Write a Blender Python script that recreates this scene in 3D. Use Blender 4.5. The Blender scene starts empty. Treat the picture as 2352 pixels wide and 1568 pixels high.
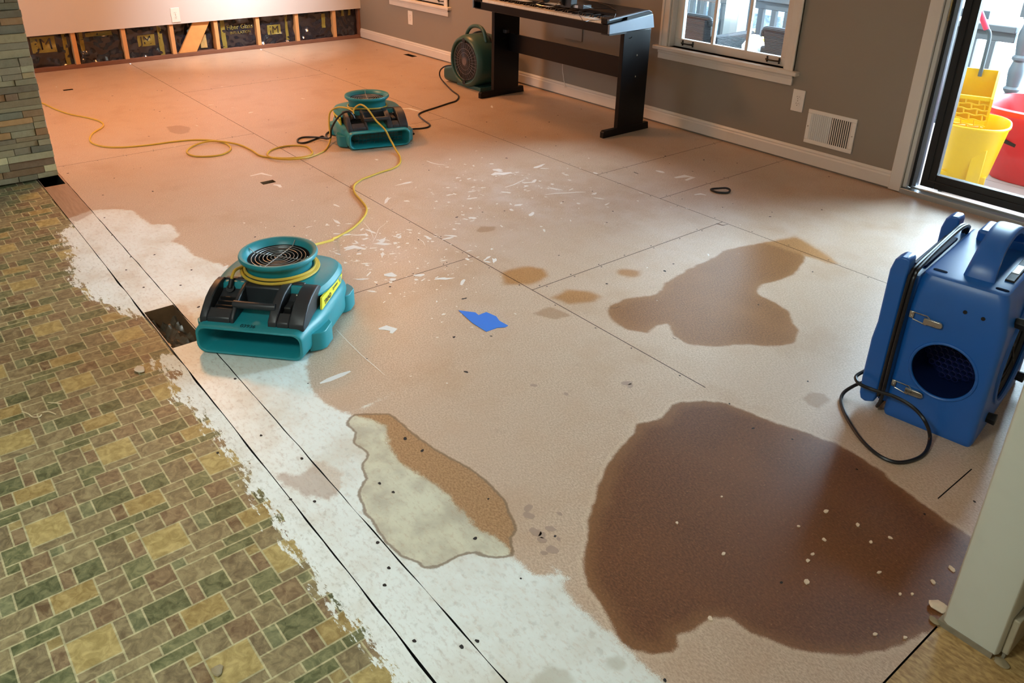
import bpy, math, random
import numpy as np
from math import radians, sin, cos, pi, sqrt, atan2
from mathutils import Vector, Matrix, noise as mnoise
random.seed(7)
SC = bpy.context.scene
COL = SC.collection
RAD = radians

# ------------------------------------------------------------------ camera, world, lights, exposure
PITCH, YAW, ROLL, FPX, PX, PY, CAMZ = RAD(25.1447), RAD(-51.5033), RAD(0.76711), 1847.43, -30.76, -179.43, 1.48
_f = Vector((sin(YAW)*cos(PITCH), cos(YAW)*cos(PITCH), -sin(PITCH)))
_r = Vector((cos(YAW), -sin(YAW), 0)); _u = _r.cross(_f)
_R = cos(ROLL)*_r + sin(ROLL)*_u; _U = -sin(ROLL)*_r + cos(ROLL)*_u
cam_data = bpy.data.cameras.new('camera'); cam = bpy.data.objects.new('camera', cam_data); COL.objects.link(cam)
cam_data.sensor_fit = 'HORIZONTAL'; cam_data.sensor_width = 36.0
cam_data.lens = FPX/2352*36.0
cam_data.shift_x = -PX/2352; cam_data.shift_y = PY/2352
cam_data.clip_start = 0.02; cam_data.clip_end = 200
m = Matrix(((_R.x, _U.x, -_f.x, 0), (_R.y, _U.y, -_f.y, 0), (_R.z, _U.z, -_f.z, CAMZ), (0, 0, 0, 1)))
cam.matrix_world = m
SC.camera = cam
SC.view_settings.view_transform = 'Standard'; SC.view_settings.look = 'None'
SC.view_settings.gamma = 1.0; SC.view_settings.use_curve_mapping = False
SC.view_settings.exposure = 0.0
SC.cycles.use_denoising = True
SC.cycles.max_bounces = 8; SC.cycles.diffuse_bounces = 5; SC.cycles.transparent_max_bounces = 12
SC.cycles.sample_clamp_indirect = 6.0
SC.cycles.caustics_reflective = False; SC.cycles.caustics_refractive = False

world = bpy.data.worlds.new('sky'); SC.world = world; world.use_nodes = True
_wt = world.node_tree; bg = _wt.nodes['Background']
# clear sky, plus a glow added on the porch side to light the floor
_g = _wt.nodes.new('ShaderNodeTexCoord'); _d = _wt.nodes.new('ShaderNodeVectorMath'); _d.operation = 'DOT_PRODUCT'
_v = Vector((0.24, 0.90, 0.26)).normalized(); _d.inputs[1].default_value = tuple(_v); _wt.links.new(_g.outputs['Generated'], _d.inputs[0])
_p = _wt.nodes.new('ShaderNodeMath'); _p.operation = 'MAXIMUM'; _p.inputs[1].default_value = 0; _wt.links.new(_d.outputs['Value'], _p.inputs[0])
_q = _wt.nodes.new('ShaderNodeMath'); _q.operation = 'POWER'; _q.inputs[1].default_value = 9; _wt.links.new(_p.outputs[0], _q.inputs[0])
_x = _wt.nodes.new('ShaderNodeMath'); _x.operation = 'MULTIPLY_ADD'; _x.inputs[1].default_value = 60.0; _x.inputs[2].default_value = 6.2; _wt.links.new(_q.outputs[0], _x.inputs[0])
_wt.links.new(_x.outputs[0], bg.inputs[1]); bg.inputs[0].default_value = (0.64, 0.83, 1.0, 1)

def light(name, kind, loc, energy, color, size=None, rot=(0, 0, 0), spread=None):
    d = bpy.data.lights.new(name, kind); o = bpy.data.objects.new(name, d); COL.objects.link(o)
    o.location = loc; o.rotation_euler = rot; d.energy = energy; d.color = color
    if kind == 'AREA':
        d.shape = 'DISK'; d.size = size
        if spread: d.spread = RAD(spread)
    elif kind == 'POINT': d.shadow_soft_size = size
    elif kind == 'SUN': d.angle = RAD(size)
    return o
light('sunlight', 'SUN', (0, 0, 8), 7.0, (1.0, 0.95, 0.86), 1.0, rot=(RAD(38), 0, RAD(-12)))
light('living_room_lamp', 'AREA', (-5.75, 1.5, 2.41), 58, (1.0, 0.42, 0.145), 0.5)
light('living_room_lamp', 'AREA', (-6.2, 3.62, 2.41), 30, (1.0, 0.40, 0.12), 0.4)
_a = (Vector((-7.77, 3.0, 0.5))-Vector((-6.2, 3.05, 2.38))).to_track_quat('-Z', 'Y').to_euler()
light('added_back_wall_fill', 'AREA', (-6.2, 3.05, 2.38), 12, (0.86, 0.92, 1.0), 0.25, rot=tuple(_a), spread=52)  # cool fill lamp added to brighten the middle of the back wall
light('kitchen_lamp', 'AREA', (-1.0, -0.75, 2.41), 47, (0.90, 1.0, 0.93), 0.7)
light('kitchen_lamp', 'AREA', (0.5, -1.5, 2.41), 14, (0.90, 1.0, 0.95), 0.7)

# ------------------------------------------------------------------ helpers
def ray(u, v):
    d = _R*((u-1176-PX)/FPX) - _U*((v-784-PY)/FPX) + _f
    return d
def at(u, v, z=0.0):                       # pixel of the survey -> point on a horizontal plane
    d = ray(u, v); t = (z-CAMZ)/d.z
    return Vector((d.x*t, d.y*t, z))
def onY(u, v, y):
    d = ray(u, v); t = y/d.y
    return Vector((d.x*t, y, CAMZ+d.z*t))
def onX(u, v, x):
    d = ray(u, v); t = x/d.x
    return Vector((x, d.y*t, CAMZ+d.z*t))
def lin(c):
    c = c/255.0
    return c/12.92 if c <= 0.04045 else ((c+0.055)/1.055)**2.4
def C(r, g, b): return (lin(r), lin(g), lin(b), 1.0)

class NT:
    def __init__(s, name):
        s.m = bpy.data.materials.new(name); s.m.use_nodes = True
        s.t = s.m.node_tree; s.n = s.t.nodes; s.l = s.t.links
        s.bsdf = s.n['Principled BSDF']
    def put(s, sock, v):
        if isinstance(v, bpy.types.NodeSocket): s.l.new(v, sock)
        else: sock.default_value = v
    def math(s, op, a, b=0.0, c=None, clamp=False):
        n = s.n.new('ShaderNodeMath'); n.operation = op; n.use_clamp = clamp
        s.put(n.inputs[0], a); s.put(n.inputs[1], b)
        if c is not None: s.put(n.inputs[2], c)
        return n.outputs[0]
    def mix(s, f, a, b, mode='MIX'):
        n = s.n.new('ShaderNodeMix'); n.data_type = 'RGBA'; n.blend_type = mode
        s.put(n.inputs['Factor'], f); s.put(n.inputs[6], a); s.put(n.inputs[7], b)
        return n.outputs[2]
    def co(s):
        if not hasattr(s, '_co'): s._co = s.n.new('ShaderNodeTexCoord').outputs['Object']
        return s._co
    def pos(s):
        if not hasattr(s, '_pos'): s._pos = s.n.new('ShaderNodeNewGeometry').outputs['Position']
        return s._pos
    def mapped(s, vec, scale=(1, 1, 1), rot=(0, 0, 0)):
        n = s.n.new('ShaderNodeMapping'); s.l.new(vec, n.inputs[0])
        n.inputs['Scale'].default_value = scale; n.inputs['Rotation'].default_value = rot
        return n.outputs[0]
    def noise(s, scale, detail=3, vec=None, rough=0.55, dist=0.0):
        n = s.n.new('ShaderNodeTexNoise'); s.l.new(vec if vec is not None else s.co(), n.inputs['Vector'])
        n.inputs['Scale'].default_value = scale; n.inputs['Detail'].default_value = detail
        n.inputs['Roughness'].default_value = rough; n.inputs['Distortion'].default_value = dist
        return n.outputs['Fac']
    def ss(s, v, a, b):                     # smoothstep remap to 0..1
        n = s.n.new('ShaderNodeMapRange'); n.interpolation_type = 'SMOOTHSTEP'
        s.put(n.inputs[0], v); n.inputs[1].default_value = a; n.inputs[2].default_value = b
        return n.outputs[0]
    def attr(s, name, out='Fac'):
        n = s.n.new('ShaderNodeAttribute'); n.attribute_name = name
        return n.outputs[out]
    def bump(s, h, strength=0.3, dist=0.002):
        n = s.n.new('ShaderNodeBump'); s.l.new(h, n.inputs['Height'])
        n.inputs['Strength'].default_value = strength; n.inputs['Distance'].default_value = dist
        s.l.new(n.outputs[0], s.bsdf.inputs['Normal'])
    def out(s, col=None, rough=None, metal=None, spec=None):
        b = s.bsdf
        if col is not None: s.put(b.inputs['Base Color'], col)
        if rough is not None: s.put(b.inputs['Roughness'], rough)
        if metal is not None: s.put(b.inputs['Metallic'], metal)
        if spec is not None: s.put(b.inputs['Specular IOR Level'], spec)
        return s.m

def sc(c, k): return (min(c[0]*k, 1), min(c[1]*k, 1), min(c[2]*k, 1), 1)
def MAT(name, col, rough=0.5, metal=0.0, var=0.12, scale=30.0, bump=0.0, spec=0.5, dirt=None, dirt_amt=0.0):
    t = NT(name)
    f = t.noise(scale, 4)
    c = t.mix(f, sc(col, 1-var), sc(col, 1+var))
    if dirt is not None:
        g = t.ss(t.noise(scale*0.35, 5, rough=0.65), 0.5, 0.75)
        c = t.mix(t.math('MULTIPLY', g, dirt_amt), c, dirt)
    r = t.math('ADD', t.math('MULTIPLY', t.math('SUBTRACT', f, 0.5), 0.15), rough)
    if bump: t.bump(t.noise(scale*6, 3), bump)
    return t.out(c, r, metal, spec)

class MB:                                   # gathers shapes, builds ONE mesh object
    def __init__(s): s.v = []; s.f = []; s.m = []; s.s = []
    def add(s, vs, fs, mat=0, smooth=False, T=None):
        o = len(s.v)
        s.v += [tuple(T @ Vector(p)) if T is not None else tuple(p) for p in vs]
        for f in fs: s.f.append([i+o for i in f]); s.m.append(mat); s.s.append(smooth)
        return s
    def box(s, a, b, mat=0, T=None):
        (x0, y0, z0), (x1, y1, z1) = a, b
        vs = [(x0,y0,z0),(x1,y0,z0),(x1,y1,z0),(x0,y1,z0),(x0,y0,z1),(x1,y0,z1),(x1,y1,z1),(x0,y1,z1)]
        return s.add(vs, [(0,3,2,1),(4,5,6,7),(0,1,5,4),(1,2,6,5),(2,3,7,6),(3,0,4,7)], mat, False, T)
    def prism(s, poly, z0, z1, mat=0, T=None, smooth=False):   # polygon in xy, CCW, extruded in z
        n = len(poly)
        vs = [(x, y, z0) for x, y in poly] + [(x, y, z1) for x, y in poly]
        fs = [tuple(range(n-1, -1, -1)), tuple(range(n, 2*n))]
        s.add(vs, fs, mat, False, T)
        o = len(s.v)-2*n
        for i in range(n):
            j = (i+1) % n
            s.f.append([o+i, o+j, o+n+j, o+n+i]); s.m.append(mat); s.s.append(smooth)
        return s
    def loft(s, rings, mat=0, caps=(True, True), smooth=True, closed=False, T=None):
        n = len(rings[0]); vs = [p for r in rings for p in r]; fs = []
        R = len(rings)
        for k in range(R if closed else R-1):
            a, b = k*n, ((k+1) % R)*n
            for i in range(n):
                j = (i+1) % n
                fs.append((a+i, a+j, b+j, b+i))
        s.add(vs, fs, mat, smooth, T)
        o = len(s.v)-len(vs)
        if not closed:
            if caps[0]: s.f.append([o+i for i in range(n-1, -1, -1)]); s.m.append(mat); s.s.append(False)
            if caps[1]: s.f.append([o+(R-1)*n+i for i in range(n)]); s.m.append(mat); s.s.append(False)
        return s
    def cyl(s, p0, p1, r0, r1=None, n=20, mat=0, caps=(True, True), T=None):
        r1 = r0 if r1 is None else r1
        p0, p1 = Vector(p0), Vector(p1); d = (p1-p0).normalized()
        a = d.orthogonal().normalized(); b = d.cross(a)
        def ring(p, r): return [p + a*(r*cos(2*pi*i/n)) + b*(r*sin(2*pi*i/n)) for i in range(n)]
        return s.loft([ring(p0, r0), ring(p1, r1)], mat, caps, True, T=T)
    def lathe(s, prof, n=40, mat=0, T=None, caps=(True, True)):  # (r, z) profile about z
        return s.loft([[(r*cos(2*pi*i/n), r*sin(2*pi*i/n), z) for i in range(n)] for r, z in prof], mat, caps, True, T=T)
    def tube(s, pts, r, n=8, mat=0, closed=False, T=None):
        P = [Vector(p) for p in pts]; N = len(P); rings = []
        up = None
        for i in range(N):
            if closed: t = P[(i+1) % N]-P[i-1]
            else: t = P[min(i+1, N-1)]-P[max(i-1, 0)]
            if t.length < 1e-9: t = Vector((0, 0, 1))
            t.normalize()
            if up is None: up = t.orthogonal().normalized()
            up = up - t*up.dot(t)
            if up.length < 1e-6: up = t.orthogonal()
            up.normalize(); bn = t.cross(up)
            rings.append([P[i]+up*(r*cos(2*pi*k/n))+bn*(r*sin(2*pi*k/n)) for k in range(n)])
        return s.loft(rings, mat, (True, True), True, closed, T)
    def torus(s, c, axis, R, r, n=40, k=8, mat=0, T=None):
        c = Vector(c); d = Vector(axis).normalized(); a = d.orthogonal().normalized(); b = d.cross(a)
        return s.tube([c+a*(R*cos(2*pi*i/n))+b*(R*sin(2*pi*i/n)) for i in range(n)], r, k, mat, True, T)
    def sphere(s, c, r, n=16, mat=0, T=None, sc=(1, 1, 1)):
        rings = []
        for k in range(1, n//2):
            th = pi*k/(n//2)
            rings.append([(c[0]+sc[0]*r*sin(th)*cos(2*pi*i/n), c[1]+sc[1]*r*sin(th)*sin(2*pi*i/n), c[2]-sc[2]*r*cos(th)) for i in range(n)])
        return s.loft(rings, mat, (True, True), True, T=T)
    def build(s, name, mats, parent=None, bevel=0.0, seg=2, loc=None, rotz=0.0, sharp=38):
        me = bpy.data.meshes.new(name)
        me.from_pydata([tuple(p) for p in s.v], [], s.f)
        for mt in (mats if isinstance(mats, (list, tuple)) else [mats]): me.materials.append(mt)
        me.polygons.foreach_set('material_index', s.m)
        me.polygons.foreach_set('use_smooth', s.s if not bevel else [True]*len(s.f))
        me.update()
        if any(s.s) or bevel: me.set_sharp_from_angle(angle=RAD(sharp))
        o = bpy.data.objects.new(name, me); COL.objects.link(o)
        if parent is not None: o.parent = parent
        if loc is not None: o.location = loc
        if rotz: o.rotation_euler = (0, 0, rotz)
        if bevel:
            b = o.modifiers.new('bevel', 'BEVEL'); b.width = bevel; b.segments = seg
            b.limit_method = 'ANGLE'; b.angle_limit = RAD(35)
        return o

def spline(P, k=8, closed=False):
    P = [Vector(p) for p in P]; out = []; n = len(P)
    for i in range(n if closed else n-1):
        if closed: p0, p1, p2, p3 = P[i-1], P[i], P[(i+1) % n], P[(i+2) % n]
        else: p0, p1, p2, p3 = P[max(i-1, 0)], P[i], P[i+1], P[min(i+2, n-1)]
        for j in range(k):
            t = j/k
            out.append(0.5*((2*p1)+(p2-p0)*t+(2*p0-5*p1+4*p2-p3)*t*t+(3*p1-p0-3*p2+p3)*t**3))
    if not closed: out.append(P[-1])
    return out
def rrect(x0, x1, z0, z1, r, k=4, y=0.0, axes='xz'):   # rounded rectangle ring at depth y
    pts = []
    r = min(r, (x1-x0)/2-1e-4, (z1-z0)/2-1e-4)
    for cx, cz, a0 in ((x1-r, z1-r, 0), (x0+r, z1-r, 90), (x0+r, z0+r, 180), (x1-r, z0+r, 270)):
        for i in range(k+1):
            a = RAD(a0+90*i/k); pts.append((cx+r*cos(a), cz+r*sin(a)))
    if axes == 'xz': return [(a, y, b) for a, b in pts]
    return [(a, b, y) for a, b in pts]
def thing(name, label, cat, loc=(0, 0, 0), rotz=0.0, group=None):
    o = bpy.data.objects.new(name, None); COL.objects.link(o); o.empty_display_size = 0.1
    o.location = loc; o.rotation_euler = (0, 0, rotz)
    return tag(o, label, cat, group)
def tag(o, label, cat, group=None):
    o['label'] = label; o['category'] = cat
    if group: o['group'] = group
    return o
def struct(o):
    o['kind'] = 'structure'; return o
def local(root, P):
    M = Matrix.Translation(root.location) @ Matrix.Rotation(root.rotation_euler[2], 4, 'Z'); I = M.inverted()
    return [I @ Vector(p) for p in P]
def kids(o): return [c for c in bpy.data.objects if c.parent == o]
def copy_tree(o, parent=None):
    c = o.copy(); COL.objects.link(c); c.parent = parent
    for ch in kids(o): copy_tree(ch, c)
    return c
def text(name, body, size, mat, parent, M, ext=0.0004, kind=None):
    cu = bpy.data.curves.new(name, 'FONT'); cu.body = body; cu.size = size; cu.extrude = ext
    cu.align_x = 'CENTER'; cu.align_y = 'CENTER'
    tmp = bpy.data.objects.new(name, cu)
    me = bpy.data.meshes.new_from_object(tmp); bpy.data.objects.remove(tmp)
    me.materials.clear(); me.materials.append(mat)
    o = bpy.data.objects.new(name, me); COL.objects.link(o); o.parent = parent; o.matrix_local = M
    return o
def frame(o, x, y):                          # matrix with text right = x, text up = y
    x = Vector(x).normalized(); y = Vector(y); y = (y-x*y.dot(x)).normalized(); z = x.cross(y)
    return Matrix(((x.x, y.x, z.x, o[0]), (x.y, y.y, z.y, o[1]), (x.z, y.z, z.z, o[2]), (0, 0, 0, 1)))

# ------------------------------------------------------------------ materials
WALL = MAT('taupe_wall_paint', C(146, 136, 122), 0.6, var=0.03, scale=2.5, bump=0.05)
WALLB = MAT('pale_grey_wall_paint', C(205, 202, 198), 0.6, var=0.02, scale=3)
CEIL = MAT('ceiling_paint', C(232, 230, 224), 0.8, var=0.02, scale=5)
TRIM = MAT('white_trim_paint', C(222, 216, 206), 0.38, var=0.04, scale=6, dirt=C(170, 155, 135), dirt_amt=0.25)
POSTM = MAT('off_white_post_paint', C(208, 210, 196), 0.42, var=0.03, scale=5, dirt=C(120, 112, 95), dirt_amt=0.18)
PLASTER = MAT('gypsum_edge', C(225, 220, 210), 0.8)
LUMBER = MAT('stud_lumber', C(205, 155, 100), 0.65, var=0.12, scale=12)
PLATE = MAT('stained_plate_lumber', C(120, 82, 62), 0.75, var=0.35, scale=9)
DARK = MAT('dark_void', C(14, 11, 9), 0.95, var=0.2)
BLACKP = MAT('black_plastic', C(42, 44, 48), 0.42, var=0.15, scale=20, dirt=C(85, 82, 76), dirt_amt=0.18)
BLACKM = MAT('black_moulded_rubber', C(20, 20, 21), 0.55)
BLACKL = MAT('black_laminate', C(6, 6, 9), 0.32, var=0.1, scale=10, spec=0.3)
TEAL = MAT('teal_polyethylene', C(28, 134, 143), 0.4, var=0.07, scale=14, bump=0.06, dirt=C(120, 135, 125), dirt_amt=0.22)
TEALD = MAT('teal_rim_worn', C(60, 140, 142), 0.5, var=0.1, scale=30, dirt=C(165, 155, 135), dirt_amt=0.6)
GREEN = MAT('dark_green_polyethylene', C(48, 84, 76), 0.38, var=0.08, scale=12)
BLUE = MAT('blue_polyethylene', C(24, 96, 178), 0.36, var=0.06, scale=14, bump=0.05, spec=0.65)
BLUED = MAT('blue_recess_shade', C(8, 28, 74), 0.6, spec=0.2)  # darker copy of the cabinet blue, recess shade put into the colour
STEEL = MAT('plated_steel', C(190, 185, 172), 0.28, metal=1.0, var=0.1)
WIRE = MAT('bright_wire', C(210, 212, 210), 0.3, metal=0.9, var=0.05)
WIRED = MAT('dark_wire', C(120, 110, 108), 0.4, metal=0.6, var=0.1)
YCORD = MAT('yellow_cord', C(208, 172, 62), 0.45, var=0.12, scale=25)
BCORD = MAT('black_cord', C(22, 22, 24), 0.38, var=0.1)
YLAB = MAT('yellow_label', C(240, 226, 60), 0.4, var=0.04)
WHITEP = MAT('white_plastic', C(235, 232, 224), 0.35, var=0.02)
SLOTD = MAT('dark_slot', C(30, 26, 24), 0.7)
ALU = MAT('aluminium', C(196, 204, 206), 0.32, metal=0.85, var=0.08, scale=40)
DOORBLK = MAT('black_door_frame', C(22, 23, 24), 0.4, var=0.1)
BRASS = MAT('worn_brass', C(220, 190, 130), 0.3, metal=0.9, var=0.2)
BRONZE = MAT('dark_bronze', C(30, 24, 20), 0.4, metal=0.4)
YPLAST = MAT('yellow_bucket_plastic', C(226, 176, 10), 0.38, var=0.05, scale=10, dirt=C(190, 150, 60), dirt_amt=0.4)
RED = MAT('red_plastic', C(226, 30, 36), 0.38, var=0.05)
DECK = MAT('deck_boards', C(176, 160, 152), 0.7, var=0.12, scale=8)
RAIL = MAT('grey_rail_paint', C(74, 82, 90), 0.5, var=0.06, scale=8)
PORCHW = MAT('white_porch_post', C(205, 210, 214), 0.5, var=0.02)
SNOW = MAT('pale_ground', C(230, 232, 230), 0.9, var=0.08, scale=0.8)
WICKER = None
TAPE = MAT('blue_painters_tape', C(40, 118, 214), 0.55, var=0.05, scale=30)
IVORY = MAT('ivory_keys', C(238, 228, 214), 0.25, var=0.02)
KEYB = MAT('black_keys', C(16, 16, 18), 0.3)
PAPER = MAT('white_paper', C(232, 238, 240), 0.7, var=0.02)
SILVER = MAT('silver_end_cap', C(128, 138, 150), 0.35, metal=0.2, var=0.05)
CARD = MAT('pale_card', C(238, 238, 225), 0.6)
def glass_mat(name, tint=(0.93, 0.97, 0.97, 1), refl=0.06):
    t = NT(name); n = t.n; n.remove(t.bsdf)
    tr = n.new('ShaderNodeBsdfTransparent'); tr.inputs[0].default_value = tint
    gl = n.new('ShaderNodeBsdfGlossy'); gl.inputs['Roughness'].default_value = 0.03
    fr = n.new('ShaderNodeFresnel'); fr.inputs[0].default_value = 1.45
    mx = n.new('ShaderNodeMixShader'); t.l.new(fr.outputs[0], mx.inputs[0])
    t.l.new(tr.outputs[0], mx.inputs[1]); t.l.new(gl.outputs[0], mx.inputs[2])
    t.l.new(mx.outputs[0], n['Material Output'].inputs[0])
    return t.m
GLASS = glass_mat('window_glass')

# ------------------------------------------------------------------ floor surveys (pixels of the survey view -> floor metres)
def F(*a): return [at(a[i], a[i+1]).to_2d() for i in range(0, len(a), 2)]
PAINT = F(152,503, 169,515, 127,533, 140,558, 108,574, 153,565, 156,587, 153,622, 156,654, 182,661, 191,680, 223,696, 261,715, 297,731, 335,727,
  398,804, 373,810, 338,833, 360,852, 392,871, 403,856, 380,880, 394,891, 385,919, 430,941, 467,978, 490,1010, 499,1033, 540,1070, 559,1120, 595,1161, 627,1207,
  650,1253, 682,1295, 699,1321, 726,1369, 763,1413, 790,1440, 821,1460, 845,1508, 858,1528, 882,1568, 930,1650, 1680,1690,
  1532,1568, 1461,1506, 1434,1484, 1396,1443, 1331,1392, 1297,1345, 1314,1328, 1256,1294, 1267,1318, 1233,1318, 1209,1301, 1178,1275,
  1166,1248, 1110,1220, 1075,1188, 1040,1146, 1019,1122, 966,1087, 921,1062, 896,1023, 886,975, 850,960, 812,952, 907,901, 880,908, 801,950, 756,929, 724,901, 710,869, 707,834, 721,805, 760,740,
  600,640, 520,612, 500,603, 446,587, 424,562, 395,554, 415,540, 397,514, 344,514, 306,482, 258,479, 210,482)
WETA = F(1515,960, 1541,929, 1591,918, 1658,922, 1725,947, 1770,965, 1837,987, 1926,1019, 1971,1045, 2025,1081, 2127,1162, 2195,1206, 2240,1240, 2300,1290,
  2290,1400, 2200,1420, 2141,1452, 2060,1488, 1971,1508, 1881,1502, 1814,1488, 1747,1466, 1702,1439, 1671,1419, 1631,1421, 1604,1439, 1586,1457, 1559,1461, 1564,1484, 1546,1502,
  1501,1504, 1447,1493, 1412,1457, 1394,1412, 1349,1354, 1336,1309, 1347,1247, 1349,1189, 1367,1130, 1389,1072, 1421,1028, 1448,996, 1461,974)
WETB = F(1390,718, 1402,699, 1440,684, 1505,676, 1532,645, 1574,619, 1628,596, 1658,576, 1689,567, 1750,557, 1804,550, 1834,569, 1853,592, 1830,630, 1796,642, 1750,653,
  1742,676, 1777,691, 1811,714, 1838,760, 1827,787, 1796,797, 1708,793, 1643,797, 1578,793, 1547,772, 1532,745, 1513,749, 1486,764, 1444,760, 1413,745)
SPOTS = [F(1145,626, 1172,615, 1214,609, 1252,615, 1264,632, 1249,647, 1214,657, 1153,655),
         F(1411,619, 1440,615, 1478,620, 1474,634, 1451,641, 1417,632),
         F(1260,684, 1298,663, 1352,665, 1388,680, 1367,697, 1306,701),
         F(1745,556, 1830,540, 1905,585, 1935,608, 1900,606, 1850,590)]
FAINT = [F(1218,722, 1260,703, 1298,714, 1314,726, 1275,735), F(1842,915, 1860,899, 1895,902, 1910,920, 1885,942, 1852,934),
         F(380,291, 410,287, 438,292, 437,304, 412,309, 390,304), F(1388,1510, 1410,1503, 1440,1512, 1445,1535, 1420,1548, 1392,1535),
         F(1090,530, 1105,518, 1140,520, 1135,530, 1105,535), F(1215,1560, 1245,1530, 1300,1535, 1330,1568, 1290,1600, 1225,1600)]
RING = F(809,952, 896,950, 917,967, 938,988, 991,1027, 1047,1059, 1089,1083, 1131,1118, 1159,1150, 1173,1185, 1187,1215, 1172,1235, 1180,1274, 1149,1281, 1110,1276, 1089,1266, 1061,1272, 1026,1290,
  995,1306, 971,1301, 964,1290, 926,1280, 899,1255, 886,1244, 850,1188, 830,1174, 837,1164, 823,1132, 844,1097, 830,1069, 845,1048, 840,1034, 812,1016, 819,992, 795,974)
BARE = F(690,1090, 720,1060, 745,1055, 790,1085, 788,1118, 770,1150, 700,1140, 640,1110, 625,1082)
BARE3 = F(396,696, 425,698, 448,728, 475,762, 455,775, 420,738, 404,712)
BARE2 = F(100,425, 150,425, 215,488, 170,514, 120,470)
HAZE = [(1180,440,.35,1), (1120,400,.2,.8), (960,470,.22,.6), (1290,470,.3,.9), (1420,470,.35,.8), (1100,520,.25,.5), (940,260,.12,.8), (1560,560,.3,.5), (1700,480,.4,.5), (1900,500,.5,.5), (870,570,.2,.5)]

def sdf(P, poly):                            # signed distance (inside > 0) of Nx2 points to a polygon
    poly = np.array([[p[0], p[1]] for p in poly]); N = len(P)
    out = np.full(N, -1.0); lo = poly.min(0)-0.25; hi = poly.max(0)+0.25
    idx = np.where((P[:, 0] > lo[0]) & (P[:, 0] < hi[0]) & (P[:, 1] > lo[1]) & (P[:, 1] < hi[1]))[0]
    Q = P[idx]; d2 = np.full(len(Q), 1e9); ins = np.zeros(len(Q), bool)
    for i in range(len(poly)):
        a, b = poly[i], poly[(i+1) % len(poly)]; e = b-a; w = Q-a
        t = np.clip((w@e)/(e@e+1e-12), 0, 1); q = w-t[:, None]*e
        d2 = np.minimum(d2, (q*q).sum(1))
        c = (a[1] > Q[:, 1]) != (b[1] > Q[:, 1])
        with np.errstate(divide='ignore', invalid='ignore'):
            xi = (b[0]-a[0])*(Q[:, 1]-a[1])/(b[1]-a[1]+1e-15)+a[0]
        ins ^= c & (Q[:, 0] < xi)
    out[idx] = np.where(ins, 1, -1)*np.sqrt(d2)
    return out
def floor_attrs(me, P):
    def put(name, arr):
        a = me.attributes.new(name, 'FLOAT', 'POINT'); a.data.foreach_set('value', np.ascontiguousarray(arr, dtype=np.float32))
    put('paint', np.maximum.reduce([sdf(P, PAINT)]))
    bare = np.maximum.reduce([sdf(P, BARE), sdf(P, BARE2), sdf(P, BARE3)]); put('bare', bare)
    put('weta', sdf(P, WETA)); put('wetb', sdf(P, WETB))
    put('spot', np.maximum.reduce([sdf(P, s) for s in SPOTS])); put('faint', np.maximum.reduce([sdf(P, s) for s in FAINT]))
    put('ring', sdf(P, RING))
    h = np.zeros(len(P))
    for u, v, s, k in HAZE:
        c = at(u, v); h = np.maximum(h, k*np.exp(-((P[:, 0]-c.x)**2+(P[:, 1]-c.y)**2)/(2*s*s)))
    put('haze', h)

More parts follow.
